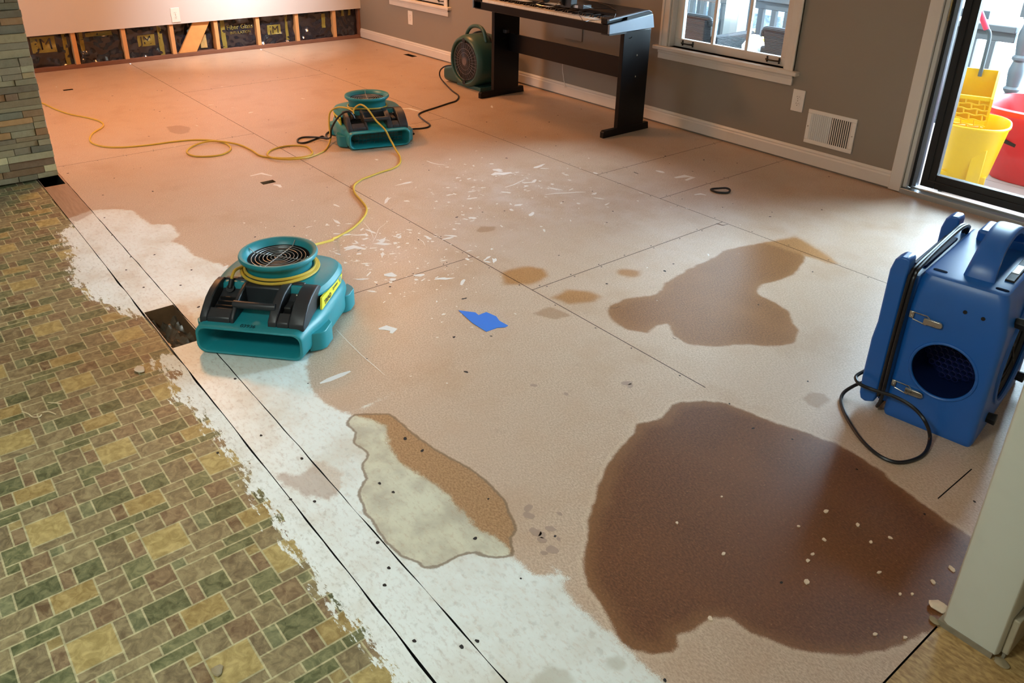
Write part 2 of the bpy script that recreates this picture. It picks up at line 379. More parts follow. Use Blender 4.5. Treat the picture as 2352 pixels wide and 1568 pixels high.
def floor_mat(name, mode):
    t = NT(name); co = t.pos()
    flake = t.noise(130, 3, t.mapped(co, (1, 1.6, 1), (0, 0, 0.6)))
    fine = t.noise(420, 2, co); mid = t.noise(9, 4, co); big = t.noise(1.6, 4, co)
    vfine = t.math('SUBTRACT', fine, 0.5)
    wob = t.math('MULTIPLY', t.math('SUBTRACT', t.noise(26, 5, co, 0.7), 0.5), 0.05)
    wob2 = t.math('MULTIPLY', t.math('SUBTRACT', t.noise(16, 3, co), 0.5), 0.03)
    if mode == 'sheet':
        c = t.mix(t.ss(flake, 0.3, 0.7), C(178, 152, 128), C(210, 186, 162))
        c = t.mix(t.math('MULTIPLY', t.ss(mid, 0.4, 0.75), 0.4), c, C(188, 156, 128))
        c = t.mix(t.math('MULTIPLY', t.ss(big, 0.45, 0.7), 0.35), c, C(196, 172, 152))
        c = t.mix(t.math('MULTIPLY', t.ss(t.noise(3.4, 5, co, 0.6), 0.5, 0.72), 0.4), c, C(170, 134, 100))
        c = t.mix(t.math('MULTIPLY', t.ss(t.noise(14, 5, co, 0.7), 0.58, 0.74), 0.35), c, C(160, 130, 106))
        c = t.mix(t.math('MULTIPLY', t.ss(fine, 0.62, 0.75), 0.45), c, C(236, 210, 180))
        c = t.mix(t.math('MULTIPLY', t.ss(fine, 0.40, 0.28), 0.4), c, C(140, 104, 78))
    elif mode == 'board':
        g = t.noise(60, 4, t.mapped(co, (0.15, 1.5, 1)))
        c = t.mix(g, C(132, 98, 76), C(182, 150, 124))
    elif mode == 'ply':
        g = t.noise(85, 5, t.mapped(co, (0.6, 1.4, 1)), dist=0.3)
        c = t.mix(t.ss(g, 0.3, 0.7), C(150, 118, 72), C(196, 164, 108))
        c = t.mix(t.math('MULTIPLY', t.ss(mid, 0.58, 0.7), 0.6), c, C(140, 100, 60))
    else:
        tc = t.attr('tilecol', 'Color')
        v1 = t.noise(38, 5, co, 0.65, 0.8)
        c = t.mix(t.ss(v1, 0.3, 0.75), t.mix(0.45, tc, C(40, 40, 26)), t.mix(0.30, tc, C(196, 186, 140)))
        c = t.mix(t.math('MULTIPLY', t.ss(fine, 0.66, 0.78), 0.35), c, C(206, 196, 160))
    # pale broken patches fading out from set centres
    fb1 = t.ss(t.noise(260, 2, t.mapped(co, (0.28, 1.5, 1), (0, 0, 0.5))), 0.66, 0.74); fb2 = t.ss(t.noise(240, 2, t.mapped(co, (1.5, 0.28, 1), (0, 0, 0.3))), 0.66, 0.74)
    fibre = t.math('MAXIMUM', fb1, fb2)
    if mode == 'sheet': c = t.mix(t.math('MULTIPLY', fibre, 0.5), c, C(232, 208, 176))
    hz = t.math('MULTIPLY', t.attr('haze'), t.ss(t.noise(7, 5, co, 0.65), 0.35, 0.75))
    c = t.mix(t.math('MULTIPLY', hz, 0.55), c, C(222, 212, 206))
    rough = 0.36
    if mode in ('sheet', 'board', 'ply'):
        sf = t.math('ADD', t.attr('faint'), wob2)
        c = t.mix(t.math('MULTIPLY', t.ss(sf, -0.004, 0.012), 0.55), c, C(142, 104, 66))
        def wet(attr, c, lo, hi, soft, edge):
            s = t.math('ADD', t.math('ADD', t.attr(attr), wob2), t.math('MULTIPLY', vfine, 0.02))
            w = t.mix(t.ss(flake, 0.3, 0.72), lo, hi)
            w = t.mix(t.math('MULTIPLY', t.ss(fine, 0.62, 0.75), 0.3), w, C(190, 150, 105))
            w = t.mix(t.math('MULTIPLY', t.ss(big, 0.42, 0.66), 0.4), w, sc(hi, 1.25))
            w = t.mix(t.math('MULTIPLY', fibre, 0.4), w, C(196, 154, 108))
            w = t.mix(t.math('MULTIPLY', t.ss(t.math('ADD', s, t.math('MULTIPLY', t.math('SUBTRACT', big, 0.5), 0.16)), 0.05, 0.0), 0.3), w, C(164, 120, 76))
            k = t.ss(s, -soft*0.3, soft)
            c = t.mix(k, c, w)
            return c, k, s
        c, k1, s1 = wet('wetb', c, C(112, 72, 38), C(156, 110, 66), 0.012, 0)
        c, k2, s2 = wet('spot', c, C(146, 100, 58), C(182, 136, 88), 0.03, 0)
        # pale rim of the old water line around the big stain
        ra = t.math('ADD', t.attr('weta'), wob2)
        c = t.mix(t.math('MULTIPLY', t.ss(t.math('ABSOLUTE', t.math('ADD', ra, 0.006)), 0.008, 0.002), 0.15), c, C(226, 208, 180))
        c, k3, s3 = wet('weta', c, C(86, 51, 26), C(122, 78, 46), 0.008, 0)
        rg = t.math('ADD', t.attr('ring'), t.math('MULTIPLY', wob, 0.35))
        kr = t.ss(rg, -0.002, 0.006)
        br = t.mix(t.ss(flake, 0.3, 0.7), C(142, 104, 66), C(180, 140, 98))
        c = t.mix(t.math('MULTIPLY', kr, 0.9), c, br)
        wetk = t.math('MAXIMUM', k3, t.math('MULTIPLY', k1, 0.4))
        rough = t.math('SUBTRACT', 0.37, t.math('MULTIPLY', wetk, 0.04))
    # white paint with a torn, streaky edge
    e = t.math('ADD', t.math('ADD', t.attr('paint'), wob), t.math('MULTIPLY', vfine, 0.035))
    if mode == 'tile':
        st = t.noise(34, 4, t.mapped(co, (0.5, 1.6, 1)), 0.7)
        e = t.math('ADD', e, t.math('MULTIPLY', t.math('SUBTRACT', st, 0.56), 0.22))
    kp = t.ss(e, -0.004, 0.012)
    bare = t.ss(t.math('ADD', t.attr('bare'), wob), -0.004, 0.012)
    kp = t.math('MULTIPLY', kp, t.math('SUBTRACT', 1.0, t.math('MULTIPLY', bare, 0.55)))
    thin = t.ss(t.noise(70, 4, t.mapped(co, (0.7, 1.4, 1)), 0.7), 0.34, 0.5)
    kp = t.math('MULTIPLY', kp, t.math('ADD', t.math('MULTIPLY', thin, 0.25), 0.75))
    pw = t.mix(t.ss(t.noise(5, 5, co, 0.6), 0.4, 0.75), C(232, 238, 232), C(214, 210, 196))
    pw = t.mix(t.math('MULTIPLY', t.ss(t.noise(48, 4, co), 0.55, 0.7), 0.3), pw, C(170, 168, 156))
    if mode != 'tile':
        rb = t.mix(t.ss(t.noise(11, 5, co), 0.35, 0.7), C(212, 208, 180), C(174, 166, 142))
        pw = t.mix(t.math('MULTIPLY', kr, 0.85), pw, rb)
    c = t.mix(kp, c, pw)
    if mode != 'tile': c = t.mix(t.math('MULTIPLY', t.math('MULTIPLY', t.ss(sf, -0.004, 0.012), kp), 0.5), c, C(176, 170, 148))
    if mode != 'tile':
        ln = t.ss(t.math('ABSOLUTE', rg), 0.006, 0.0015)
        c = t.mix(t.math('MULTIPLY', ln, 0.8), c, C(120, 98, 72))
        t.put(t.bsdf.inputs['Roughness'], rough)
    h = t.math('ADD', t.math('MULTIPLY', flake, 0.5), t.math('MULTIPLY', kp, t.noise(40, 4, co)))
    t.bump(h, 0.05 if mode != 'tile' else 0.12, 0.0015)
    return t.out(c, rough if mode != 'tile' else 0.45, None, 0.6 if mode != 'tile' else 0.45)
M_SHEET, M_BOARD, M_PLY, M_TILE = (floor_mat('particleboard_subfloor', 'sheet'), floor_mat('patch_board', 'board'),
                                   floor_mat('plywood_subfloor', 'ply'), floor_mat('vinyl_tile_pattern', 'tile'))
M_PAINTCHIP = MAT('white_paint_splat', C(232, 228, 222), 0.6, var=0.06)

# geometry constants of the room
YW, XB, YL2, YL1, XK = 4.28, -7.77, 0.611, 0.725, -0.39
XS = -4.78                                   # stone wall face
HOLES = [(-2.925, -2.60, 0.614, 0.722), (-4.90, -4.655, 0.614, 0.716)]
_h = [at(592, 419), at(627, 411), at(640, 418), at(603, 426)]
HRECT = (min(p.x for p in _h)+0.01, max(p.x for p in _h)-0.01, min(p.y for p in _h)+.01, max(p.y for p in _h)-.01)
HOLES.append(HRECT)
_s = at(158, 206); HOLES.append((_s.x-0.02, _s.x+0.02, _s.y-0.04, _s.y+0.03))
_s = at(945, 128); HOLES.append((_s.x-0.10, _s.x+0.06, _s.y-0.03, _s.y+0.03))
J1, J2 = 1.915, 3.14
XJ = [(-2.59, YL1, J1), (-2.187, J1, J2), (-2.59, J2, YW+.02), (-4.985, YL1, J1), (at(1010, 273).x, J1, J2), (at(1500, 367).x, J2, YW+.02), (-0.588, 1.99, 2.19),
      (at(330, 225).x, J1, J2)]
XJ = [(a, b, c) for a, b, c in XJ]

def edges(lo, hi, step, cuts):
    base = list(np.arange(lo, hi+1e-9, step))
    cuts = sorted(set(round(c, 5) for c in cuts if lo <= c <= hi))
    out = [b for b in base if all(abs(b-c) > step*0.35 for c in cuts)] + cuts + [lo, hi]
    return np.array(sorted(set(round(o, 5) for o in out)))
def build_floor():
    g = 0.0016
    xc = []; yc = [YL2, YL1-0.0015, YL1+0.0015, J1-g, J1+g, J2-g, J2+g, XK]
    for x, a, b in XJ: xc += [x-g, x+g]
    for h in HOLES: xc += [h[0], h[1]]; yc += [h[2], h[3]]
    xc += [XK-0.002, XK+0.002]
    xs = edges(XB-0.10, 2.7, 0.02, xc); xs = xs[(xs < 0.3) | (np.arange(len(xs)) % 12 == 0) | (xs > 2.69)]
    ys = edges(YL2, YW+0.03, 0.02, yc)
    X, Y = np.meshgrid(xs, ys, indexing='ij'); nx, ny = X.shape
    P = np.stack([X.ravel(), Y.ravel()], 1)
    xm = (xs[:-1]+xs[1:])/2; ym = (ys[:-1]+ys[1:])/2
    XM, YM = np.meshgrid(xm, ym, indexing='ij')
    keep = np.ones(XM.shape, bool)
    for y, w, x1 in ((YL1, 0.0015, XK), (J1, g, -1.315), (J2, g, -0.38)):
        keep &= ~((np.abs(YM-y) < w) & (XM < x1))
    for x, a, b in XJ: keep &= ~((np.abs(XM-x) < g) & (YM > a) & (YM < b))
    keep &= ~((np.abs(XM-XK) < 0.002) & (YM < 1.58))
    for h in HOLES: keep &= ~((XM > h[0]) & (XM < h[1]) & (YM > h[2]) & (YM < h[3]))
    keep &= ~((XM < -4.81) & (YM < YL1-0.1) & (XM > -4.9) & False)
    mat = np.zeros(XM.shape, int); mat[(YM < YL1)] = 1; mat[XM > XK] = 2
    I, J = np.where(keep)
    a = I*ny+J
    faces = np.stack([a, a+ny, a+ny+1, a+1], 1)
    Z = np.zeros(len(P))
    # ragged lips of the cracks beside the patch board
    for i, (x, y) in enumerate(P):
        if abs(y-YL1) < 0.004 and x < XK:
            P[i, 1] += mnoise.noise((x*9, y*600, 3.1))*0.003
    v = np.column_stack([P, Z])
    me = bpy.data.meshes.new('floor'); me.from_pydata(v.tolist(), [], faces.tolist())
    for mm in (M_SHEET, M_BOARD, M_PLY, DARK, M_PAINTCHIP): me.materials.append(mm)
    me.polygons.foreach_set('material_index', mat[I, J].astype(np.int32))
    floor_attrs(me, P)
    o = bpy.data.objects.new('floor', me); COL.objects.link(o); struct(o)
    return o
floor = build_floor()

# tile vinyl: seven-unit module of rectangular stones, shifted lattice
def build_vinyl():
    U, G = 0.0315, 0.0021
    rnd = random.Random(11)
    own = {}
    def key(i, j):
        n = j//7; return ((i-7*n) % 14, j % 7)
    tiles = []
    def fit(i, j, w, h): return all(key(i+a, j+b) not in own for a in range(w) for b in range(h)) and len({key(i+a, j+b) for a in range(w) for b in range(h)}) == w*h
    def place(i, j, w, h, col):
        for a in range(w):
            for b in range(h): own[key(i+a, j+b)] = len(tiles)
        tiles.append(col)
    ochre = [(176, 154, 92), (186, 160, 98)]; green = [(88, 100, 62), (76, 90, 56), (104, 112, 74), (116, 124, 88)]
    taupe = [(134, 118, 86), (146, 130, 94), (124, 108, 80)]; brown = [(118, 92, 66), (128, 100, 74)]; ylw = [(170, 142, 82), (160, 138, 84)]
    place(0, 0, 3, 3, (186, 162, 98))
    cells = [(i, j) for j in range(7) for i in range(14)]
    for size, want in (((2, 3), 4), ((3, 2), 1), ((2, 2), 7), ((1, 3), 4), ((2, 1), 5), ((1, 2), 6)):
        k = 0; order = cells[:]; rnd.shuffle(order)
        for i, j in order:
            if k >= want: break
            if fit(i, j, *size):
                fam = rnd.choices([green, taupe, brown, ylw], [4, 4, 2, 1.3])[0]
                place(i, j, size[0], size[1], rnd.choice(fam)); k += 1
    for i, j in cells:
        if fit(i, j, 1, 2) and rnd.random() < 0.6: place(i, j, 1, 2, rnd.choice(taupe+green))
    for i, j in cells:
        if (i, j) not in own: place(i, j, 1, 1, rnd.choice(taupe+green+ylw))
    x0, y0 = -1.956-U*100, 0.033-U*110
    i0, i1 = int((-4.90-x0)/U)-1, int((2.7-x0)/U)+1
    j0, j1 = int((-3.5-y0)/U)-1, int((YL2-y0)/U)+1
    def axis(a0, n, lo, hi):
        L = []
        for k in range(n[0], n[1]+1):
            L += [(a0+k*U+(0 if False else -G), k, 0), (a0+k*U+G, k, 1)]
        return L
    xs = []; xcell = []
    for k in range(i0, i1+1): xs += [x0+k*U-G, x0+k*U+G]
    ys = []
    for k in range(j0, j1+1): ys += [y0+k*U-G, y0+k*U+G]
    def colf(i, j): return own[key(i-100, j-110)], 
    V = []; Fc = []; K = []
    nx, ny = len(xs), len(ys)
    xs = np.clip(np.array(xs), -4.9, 2.7); ys = np.clip(np.array(ys), -3.5, YL2-0.003)
    grout = (196, 188, 146)
    def owner(i, j): return own[key(i-100, j-110)]
    for a in range(nx-1):
        ia, xa = i0+a//2, a % 2              # a even: strip at boundary ia ; odd: interior of cell ia
        for b in range(ny-1):
            jb, yb = j0+b//2, b % 2
            if xs[a+1]-xs[a] < 1e-6 or ys[b+1]-ys[b] < 1e-6: continue
            oa = {owner(ii, jj) for ii in ((ia,) if xa else (ia-1, ia)) for jj in ((jb,) if yb else (jb-1, jb))}
            cc = tiles[oa.pop()] if len(oa) == 1 else grout
            Fc.append((a*ny+b, (a+1)*ny+b, (a+1)*ny+b+1, a*ny+b+1)); K.append(cc)
    X, Y = np.meshgrid(xs, ys, indexing='ij'); P = np.stack([X.ravel(), Y.ravel()], 1)
    for i in range(len(P)):
        if P[i, 1] > YL2-0.004: P[i, 1] += min(0.0015, mnoise.noise((P[i, 0]*7, 1.7, 0))*0.007)-0.001
    me = bpy.data.meshes.new('vinyl_floor'); me.from_pydata(np.column_stack([P, np.zeros(len(P))]).tolist(), [], Fc)
    me.materials.append(M_TILE)
    ca = me.color_attributes.new('tilecol', 'FLOAT_COLOR', 'CORNER')
    cols = np.array([[lin(k[0]), lin(k[1]), lin(k[2]), 1] for k in K], dtype=np.float32)
    ca.data.foreach_set('color', np.repeat(cols, 4, axis=0).ravel())
    floor_attrs(me, P)
    o = bpy.data.objects.new('floor_vinyl', me); COL.objects.link(o); return struct(o)
vinyl = build_vinyl()

# what lies below the gaps, the recesses of the holes, screw dots and paint splats
fb = MB()
fb.box((XB-0.1, YL2-0.02, -0.034), (-4.95, YW+.03, -0.03)); fb.box((-2.55, YL2-0.02, -0.034), (2.7, YW+0.03, -0.03))
fb.box((-4.60, YL2-0.02, -0.034), (-2.97, YL1+0.3, -0.03)); fb.box((-4.95, YL1+0.01, -0.034), (-2.55, 1.45, -0.03)); fb.box((-4.95, 1.75, -0.034), (-2.55, YW+.03, -0.03))
for k, h in enumerate(HOLES):
    d = -0.13 if k < 2 else -0.09
    x0, x1, y0, y1 = h
    if k == 1: x0 -= 0.06
    fb.add([(x0, y0, 0), (x1, y0, 0), (x1, y1, 0), (x0, y1, 0), (x0, y0, d), (x1, y0, d), (x1, y1, d), (x0, y1, d)],
           [(0, 1, 5, 4), (1, 2, 6, 5), (2, 3, 7, 6), (3, 0, 4, 7), (4, 5, 6, 7)], 1 if k in (0, 2) else 0)
RAWEDGE = MAT('raw_chipboard_edge', C(112, 82, 52), 0.85, var=0.35, scale=60)
fb.box((XB-0.2, -3.6, -0.40), (2.8, YW+0.1, -0.36))
struct(fb.build('floor_underside', [DARK, RAWEDGE], floor))
sd = MB()
def dot(x, y, r, e=1.0, z=0.0006, mat=0, n=8, rot=0.0, jag=0.25):
    p = []
    for i in range(n):
        a = 2*pi*i/n; q = r*(1+jag*(random.random()-0.5)*2)
        px, py = q*e*cos(a), q*sin(a)
        p.append((x+px*cos(rot)-py*sin(rot), y+px*sin(rot)+py*cos(rot), z))
    sd.add(p, [tuple(range(n))], mat)
def clear(x, y):
    return not any(h[0]-0.02 < x < h[1]+0.02 and h[2]-0.02 < y < h[3]+0.02 for h in HOLES) and y < YW-0.06 and x > XB+0.05
for yj in (J1, J2):
    for k in range(70):
        x = -7.6+k*0.105+random.uniform(-.02, .02)
        if k % 2: 
            if clear(x, yj) and x < -0.45: dot(x, yj+random.choice((-1, 1))*0.013, 0.0035)
for xj, a, b in XJ:
    y = a+0.06
    while y < b-0.05:
        for sx in (-1, 1):
            if random.random() < 0.75: dot(xj+sx*0.012, y+random.uniform(-.01, .01), 0.0036)
        y += 0.165
for k in range(150):
    x, y = random.uniform(-7.5, -0.45), random.uniform(0.74, 4.2)
    if clear(x, y): dot(x, y, random.uniform(0.0025, 0.0055), random.uniform(1, 1.8), rot=random.uniform(0, pi))
for u, v in ((600,1000),(668,1147),(723,1152),(693,1053),(868,1246),(893,1304),(884,1344),(1096,1472),(952,1472),(872,1110),(903,1130),(1060,1485),(500,1040),(540,870),(330,660),(290,620),(258,540),(240,500),(355,585),(440,620),(415,655),(300,590)):
    p = at(u, v)
    if clear(p.x, p.y): dot(p.x, p.y, 0.0044, 1.2)
# long crack along the patch board
# white splats
def splats(n, u, v, sg, rmin, rmax):
    c = at(u, v)
    for _ in range(n):
        x, y = random.gauss(c.x, sg), random.gauss(c.y, sg)
        if y < YL1+0.1 or y > J2+0.6 or not clear(x, y): continue
        r = 0.75*(rmin+(rmax-rmin)*random.random()**3.5)
        dot(x, y, r, random.choice((1, 1.3, 2.2, 4.0)), 0.0007+random.random()*0.0002, 1, 9, random.uniform(0, pi), 0.5)
splats(110, 1180, 420, 0.30, 0.003, 0.017); splats(80, 1090, 470, 0.3, 0.002, 0.012); splats(80, 840, 560, 0.20, 0.002, 0.014)
splats(70, 920, 580, 0.2, 0.003, 0.016); splats(35, 990, 640, 0.16, 0.003, 0.013); splats(30, 1000, 540, 0.2, 0.002, 0.012); splats(30, 700, 560, 0.18, 0.002, 0.010)
splats(30, 1350, 470, 0.35, 0.002, 0.008); splats(30, 500, 250, 0.8, 0.003, 0.012); splats(25, 900, 760, 0.5, 0.002, 0.006)
def streak(P, w, mat=1, z=0.0008):
    P = [at(u, v, z) for u, v in P]; L = []; R = []
    for i, p in enumerate(P):
        t = (P[min(i+1, len(P)-1)]-P[max(i-1, 0)]).normalized(); n = Vector((-t.y, t.x, 0))
        k = w*(0.25+0.75*sin(pi*(i+0.3)/(len(P)-0.4)))*random.uniform(0.7, 1.2)
        L.append(p+n*k); R.append(p-n*k)
    sd.add(L+R, [(i, i+1, len(P)+i+1, len(P)+i) for i in range(len(P)-1)], mat)
for P, w in (([(1252,447),(1275,444),(1300,443),(1325,441),(1345,441)], .007), ([(980,369),(992,374),(1005,377),(1020,378)], .006), ([(1130,402),(1140,398),(1155,399),(1175,396)], .02),
             ([(1132,390),(1145,389),(1152,391)], .02), ([(1078,499),(1090,501),(1094,500)], .016), ([(735,880),(755,872),(785,860),(805,852)], .010), ([(870,755),(885,752),(905,757),(898,765)], .016),
             ([(882,631),(896,630),(910,634)], .02), ([(950,632),(965,632),(975,630)], .014), ([(772,756),(800,785),(830,815),(860,840),(885,862)], .0016),
             ([(790,570),(810,566),(840,572)], .014), ([(1160,430),(1180,424),(1205,412)], .006), ([(1550,408),(1575,404),(1592,407),(1575,414)], .02), ([(1595,447),(1610,445),(1622,448)], .012),
             ([(915,250),(940,249),(965,256)], .02), ([(900,285),(930,286),(955,288)], .006), ([(575,404),(600,398),(625,404)], .012), ([(628,424),(640,425),(645,430)], .014),
             ([(2070,960),(2085,968)], .004), ([(835,510),(852,530),(858,548)], .0014), ([(895,505),(870,525),(862,545),(856,556)], .0014), ([(958,545),(972,555),(976,563)], .0016)):
    streak(P, w)
for P, w in (([(1388,708-1),(1415,707),(1425,702)], .0008), ([(1545,775),(1553,779)], .002), ([(820,577),(830,572)], .002), ([(1456,395),(1466,399)], .005), ([(1645,513),(1660,517),(1672,515)], .003)):
    streak(P, w, 0)
for u, v, r_ in ((1214,1166,.010),(1216,1184,.011),(1230,1222,.012),(1245,1228,.008),(1264,1214,.010),(1246,1240,.009),(1268,1262,.012),(1250,1270,.007),(1286,1180,.006),(1283,1238,.005),(1440,880,.012),(1448,886,.009),(1226,885,.008),(1300,905,.007),(1010,1560-320,.0)):
    if r_: p = at(u, v); dot(p.x, p.y, r_, 1.5, 0.0005, 2, 10, random.uniform(0, 3), 0.2)
struct(sd.build('floor_marks', [SLOTD, M_PAINTCHIP, MAT('old_drip_marks', C(168, 144, 126), 0.5)], floor))
# torn insulation and plastic lying in the larger opening
nb = MB(); N = 30
for side in (0,):
    x0, x1, y0, y1 = HOLES[0]
    vs = []
    for i in range(N+1):
        for j in range(14):
            x = x0+(x1-x0)*i/N; y = y0+0.0+(y1-y0)*j/13
            z = -0.062+0.045*(mnoise.noise((x*16, y*30, 2.0))+0.5*mnoise.noise((x*38+y*20, y*48, 5.0)))+0.03*(1-j/13.)*(i/N)
            vs.append((x, y, min(z, -0.012)))
    nb.add(vs, [(i*14+j, (i+1)*14+j, (i+1)*14+j+1, i*14+j+1) for i in range(N) for j in range(13)], 0, True)
POLY = MAT('crumpled_dark_plastic', C(96, 84, 70), 0.3, var=0.5, scale=40)
tag(nb.build('debris', POLY), 'crumpled dark plastic and fluff inside the open slot in the floor', 'debris')['kind'] = 'stuff'

# ------------------------------------------------------------------ room shell
ZC = 2.44
EXT = MAT('pale_siding', C(214, 218, 220), 0.6, var=0.04)
b = MB()     # right wall (towards the porch), with two window openings and the door opening
W1 = (-3.60, -2.70, 0.525, 1.75); W2 = (-7.08, -6.205, 0.495, 1.75); D1 = (-1.88, -0.95, -0.05, 2.06)
wx = [XB-0.1, W2[0], W2[1], W1[0], W1[1], D1[0], D1[1], 2.7]
for k in range(7):
    x0, x1 = wx[k], wx[k+1]
    op = {1: W2, 3: W1, 5: D1}.get(k)
    if op is None: b.box((x0, YW, -0.2 if k != 99 else 0, ), (x1, YW+0.13, ZC))
    else:
        b.box((x0, YW, op[3]), (x1, YW+0.13, ZC))
        if k != 5: b.box((x0, YW, -0.2), (x1, YW+0.13, op[2]))
        else: b.box((x0, YW+0.03, -0.2), (x1, YW+0.13, -0.012))
struct(b.build('wall_right', [WALL]))
b = MB(); b.box((XB, 0.0, 0.302), (XB+0.013, YW, ZC)); b.box((XB, -3.5, 0.0), (XB+0.013, 0.0, ZC)); b.box((XB-0.15, -3.5, -.03), (XB-0.135, YW, ZC))
struct(b.build('wall_back', [WALLB]))
b = MB(); b.box((XB-0.11, -3.5, ZC), (2.7, YW+0.13, ZC+0.1)); struct(b.build('ceiling', [CEIL]))
b = MB(); b.box((2.6, -3.5, 0), (2.7, YW, ZC)); b.box((XB, -3.6, 0), (-7.3, -3.5, ZC)); b.box((-5.3, -3.6, 0), (2.7, -3.5, ZC)); b.box((-7.3, -3.6, 0), (-5.3, -3.5, 0.4)); b.box((-7.3, -3.6, 2.15), (-5.3, -3.5, ZC)); struct(b.build('wall_kitchen', [WALLB]))  # window-sized gap in this unseen wall added to let sky light in
b = MB(); b.box((XB, -3.5, -0.04), (XB+2.9, YL2, -0.001)); struct(b.build('floor_far', [M_PLY])) if False else None
# living room floor strip left of the stone wall (behind it)
b = MB(); b.box((XB-0.1, -3.5, -0.03), (-4.9, YL2+0.0, 0.0)); struct(b.build('floor_living', [MAT('particleboard_plain', C(204, 166, 136), 0.55, var=0.1)]))

# near partition wall end at the right of the view
b = MB()
b.add([], [])
pr = [(-0.391, 1.60), (-0.386, 1.586), (-0.375, 1.58), (-0.285, 1.58), (-0.276, 1.583), (-0.272, 1.592), (-0.272, YW), (-0.391, YW)]
b.prism(pr, 0.010, ZC, 0)
struct(b.build('wall_near', [POSTM], bevel=0.002))
b = MB(); b.box((-0.394, 1.577, 0.0), (-0.28, YW, 0.014)); b.box((-0.268, 1.60, 0.0), (-0.262, YW, 0.012))
struct(b.build('trim_1', [MAT('grimy_floor_caulk', C(140, 130, 110), 0.8, var=0.35, scale=50)]))
b = MB(); b.box((-0.272, 1.60, 0.012), (-0.258, YW, 0.11)); struct(b.build('baseboard_near', [MAT('mottled_beige_baseboard', C(176, 165, 140), 0.6, var=0.15, scale=14, dirt=C(60, 45, 30), dirt_amt=0.6)], bevel=0.003))  # darker beige than the post, with dark brown mottling

# stacked stone veneer wall at the left
STN = NT('stacked_slate_veneer')
_c = STN.mix(STN.noise(30, 5, rough=0.7), STN.mix(0.35, STN.attr('stone', 'Color'), C(40, 40, 30)), STN.mix(0.2, STN.attr('stone', 'Color'), C(200, 195, 170)))
STN.bump(STN.noise(45, 6, rough=0.7), 0.6, 0.006); STN.out(_c, 0.7)
def build_stone():
    rnd = random.Random(3); b = MB(); cols = []
    pal = [(112, 104, 82), (128, 122, 100), (98, 92, 74), (140, 132, 108), (106, 100, 86), (118, 104, 74), (128, 98, 58), (112, 82, 48), (90, 92, 80), (150, 148, 126), (120, 116, 96), (96, 84, 62)]
    z = 0.012; y1 = 0.711
    while z < ZC-0.02:
        h = rnd.choice((0.024, 0.03, 0.036, 0.036, 0.042))
        y = y1+0.0
        first = True
        while y > -1.6:
            L = rnd.uniform(0.05, 0.26) if not first else rnd.choice((0.06, 0.10, 0.16, 0.22))
            d = rnd.uniform(0.0, 0.018); e = 0.0012
            ya, yb = y-L+e, y-(0 if first else e)+ (rnd.uniform(-0.002, 0.003) if first else 0)
            hz = h-0.0015
            x0, x1 = XS-0.04, XS-0.014+d
            j = [rnd.uniform(-.003, .003) for _ in range(4)]
            n0 = len(b.f)
            b.add([(x0, ya, z), (x1+j[0], ya, z), (x1+j[1], yb, z), (x0, yb, z), (x0, ya, z+hz), (x1+j[2], ya, z+hz), (x1+j[3], yb, z+hz), (x0, yb, z+hz)],
                  [(0,3,2,1),(4,5,6,7),(0,1,5,4),(1,2,6,5),(2,3,7,6),(3,0,4,7)], 0)
            k = rnd.uniform(1.05, 1.45); c = rnd.choice(pal)
            cols += [[lin(min(255, q*k*w_)) for q, w_ in zip(c, (1.04, 0.98, 0.84))]+[1]]*(len(b.f)-n0)
            y -= L; first = False
        z += h
    o = b.build('wall_left', [STN.m]); me = o.data
    ca = me.color_attributes.new('stone', 'FLOAT_COLOR', 'CORNER')
    ca.data.foreach_set('color', np.repeat(np.array(cols, dtype=np.float32), [len(p.vertices) for p in me.polygons], axis=0).ravel())
    bv = o.modifiers.new('bevel', 'BEVEL'); bv.width = 0.0015; bv.segments = 1
    return struct(o)
build_stone()
b = MB(); b.box((-4.93, -3.5, 0.012), (XS-0.035, 0.7145, ZC)); b.box((-4.93, -3.5, 0.012), (XS-0.02, -1.55, ZC))
struct(b.build('wall_left_backing', [WALLB]))
tag(MB().box((XS-0.01, 0.10, 0.0004), (XS+0.055, 0.585, 0.0022)).build('slate_strip', [MAT('loose_grey_mortar', C(120, 118, 104), 0.85, var=0.3, scale=40)]), 'grey slate strip and mortar line on the floor along the stone wall', 'mortar strip') if False else None

# opened bottom of the back wall: plate, studs, brace, insulation
tag(MB().box((XB-0.09, 0.3, 0.0), (XB+0.002, YW-0.002, 0.034)).build('bottom_plate', [PLATE], bevel=0.003), 'stained brown bottom plate lying along the floor under the opened back wall', 'lumber plate')
STUD_Y = [0.70, 1.1035, 1.505, 1.913, 2.331, 2.743, 3.154, 3.562, 3.977]
names = {2: 'leftmost bare wall stud, nearest the stone wall', 3: 'second bare wall stud from the stone wall', 4: 'bare wall stud left of the diagonal brace board, under the white outlet',
         5: 'bare wall stud right of the diagonal brace board', 6: 'bare wall stud between the script printed batt and the low lettered batt', 7: 'bare wall stud with a dark nail spot, third from the right corner', 8: 'reddish bare wall stud second from the right corner'}
for k, y in enumerate(STUD_Y):
    if k < 2: continue
    o = MB().box((XB-0.089, y-0.018, 0.034), (XB-0.001, y+0.018, 0.40)).build('wall_stud', [LUMBER], bevel=0.002)
    tag(o, names[k], 'stud', 'studs exposed along the back wall')
o = MB().box((XB-0.089, YW-0.024, 0.034), (XB-0.004, YW-0.001, 0.40)).build('wall_stud', [PLATE], bevel=0.002)
tag(o, 'dark wall stud in the far corner beside the baseboard', 'stud', 'studs exposed along the back wall')
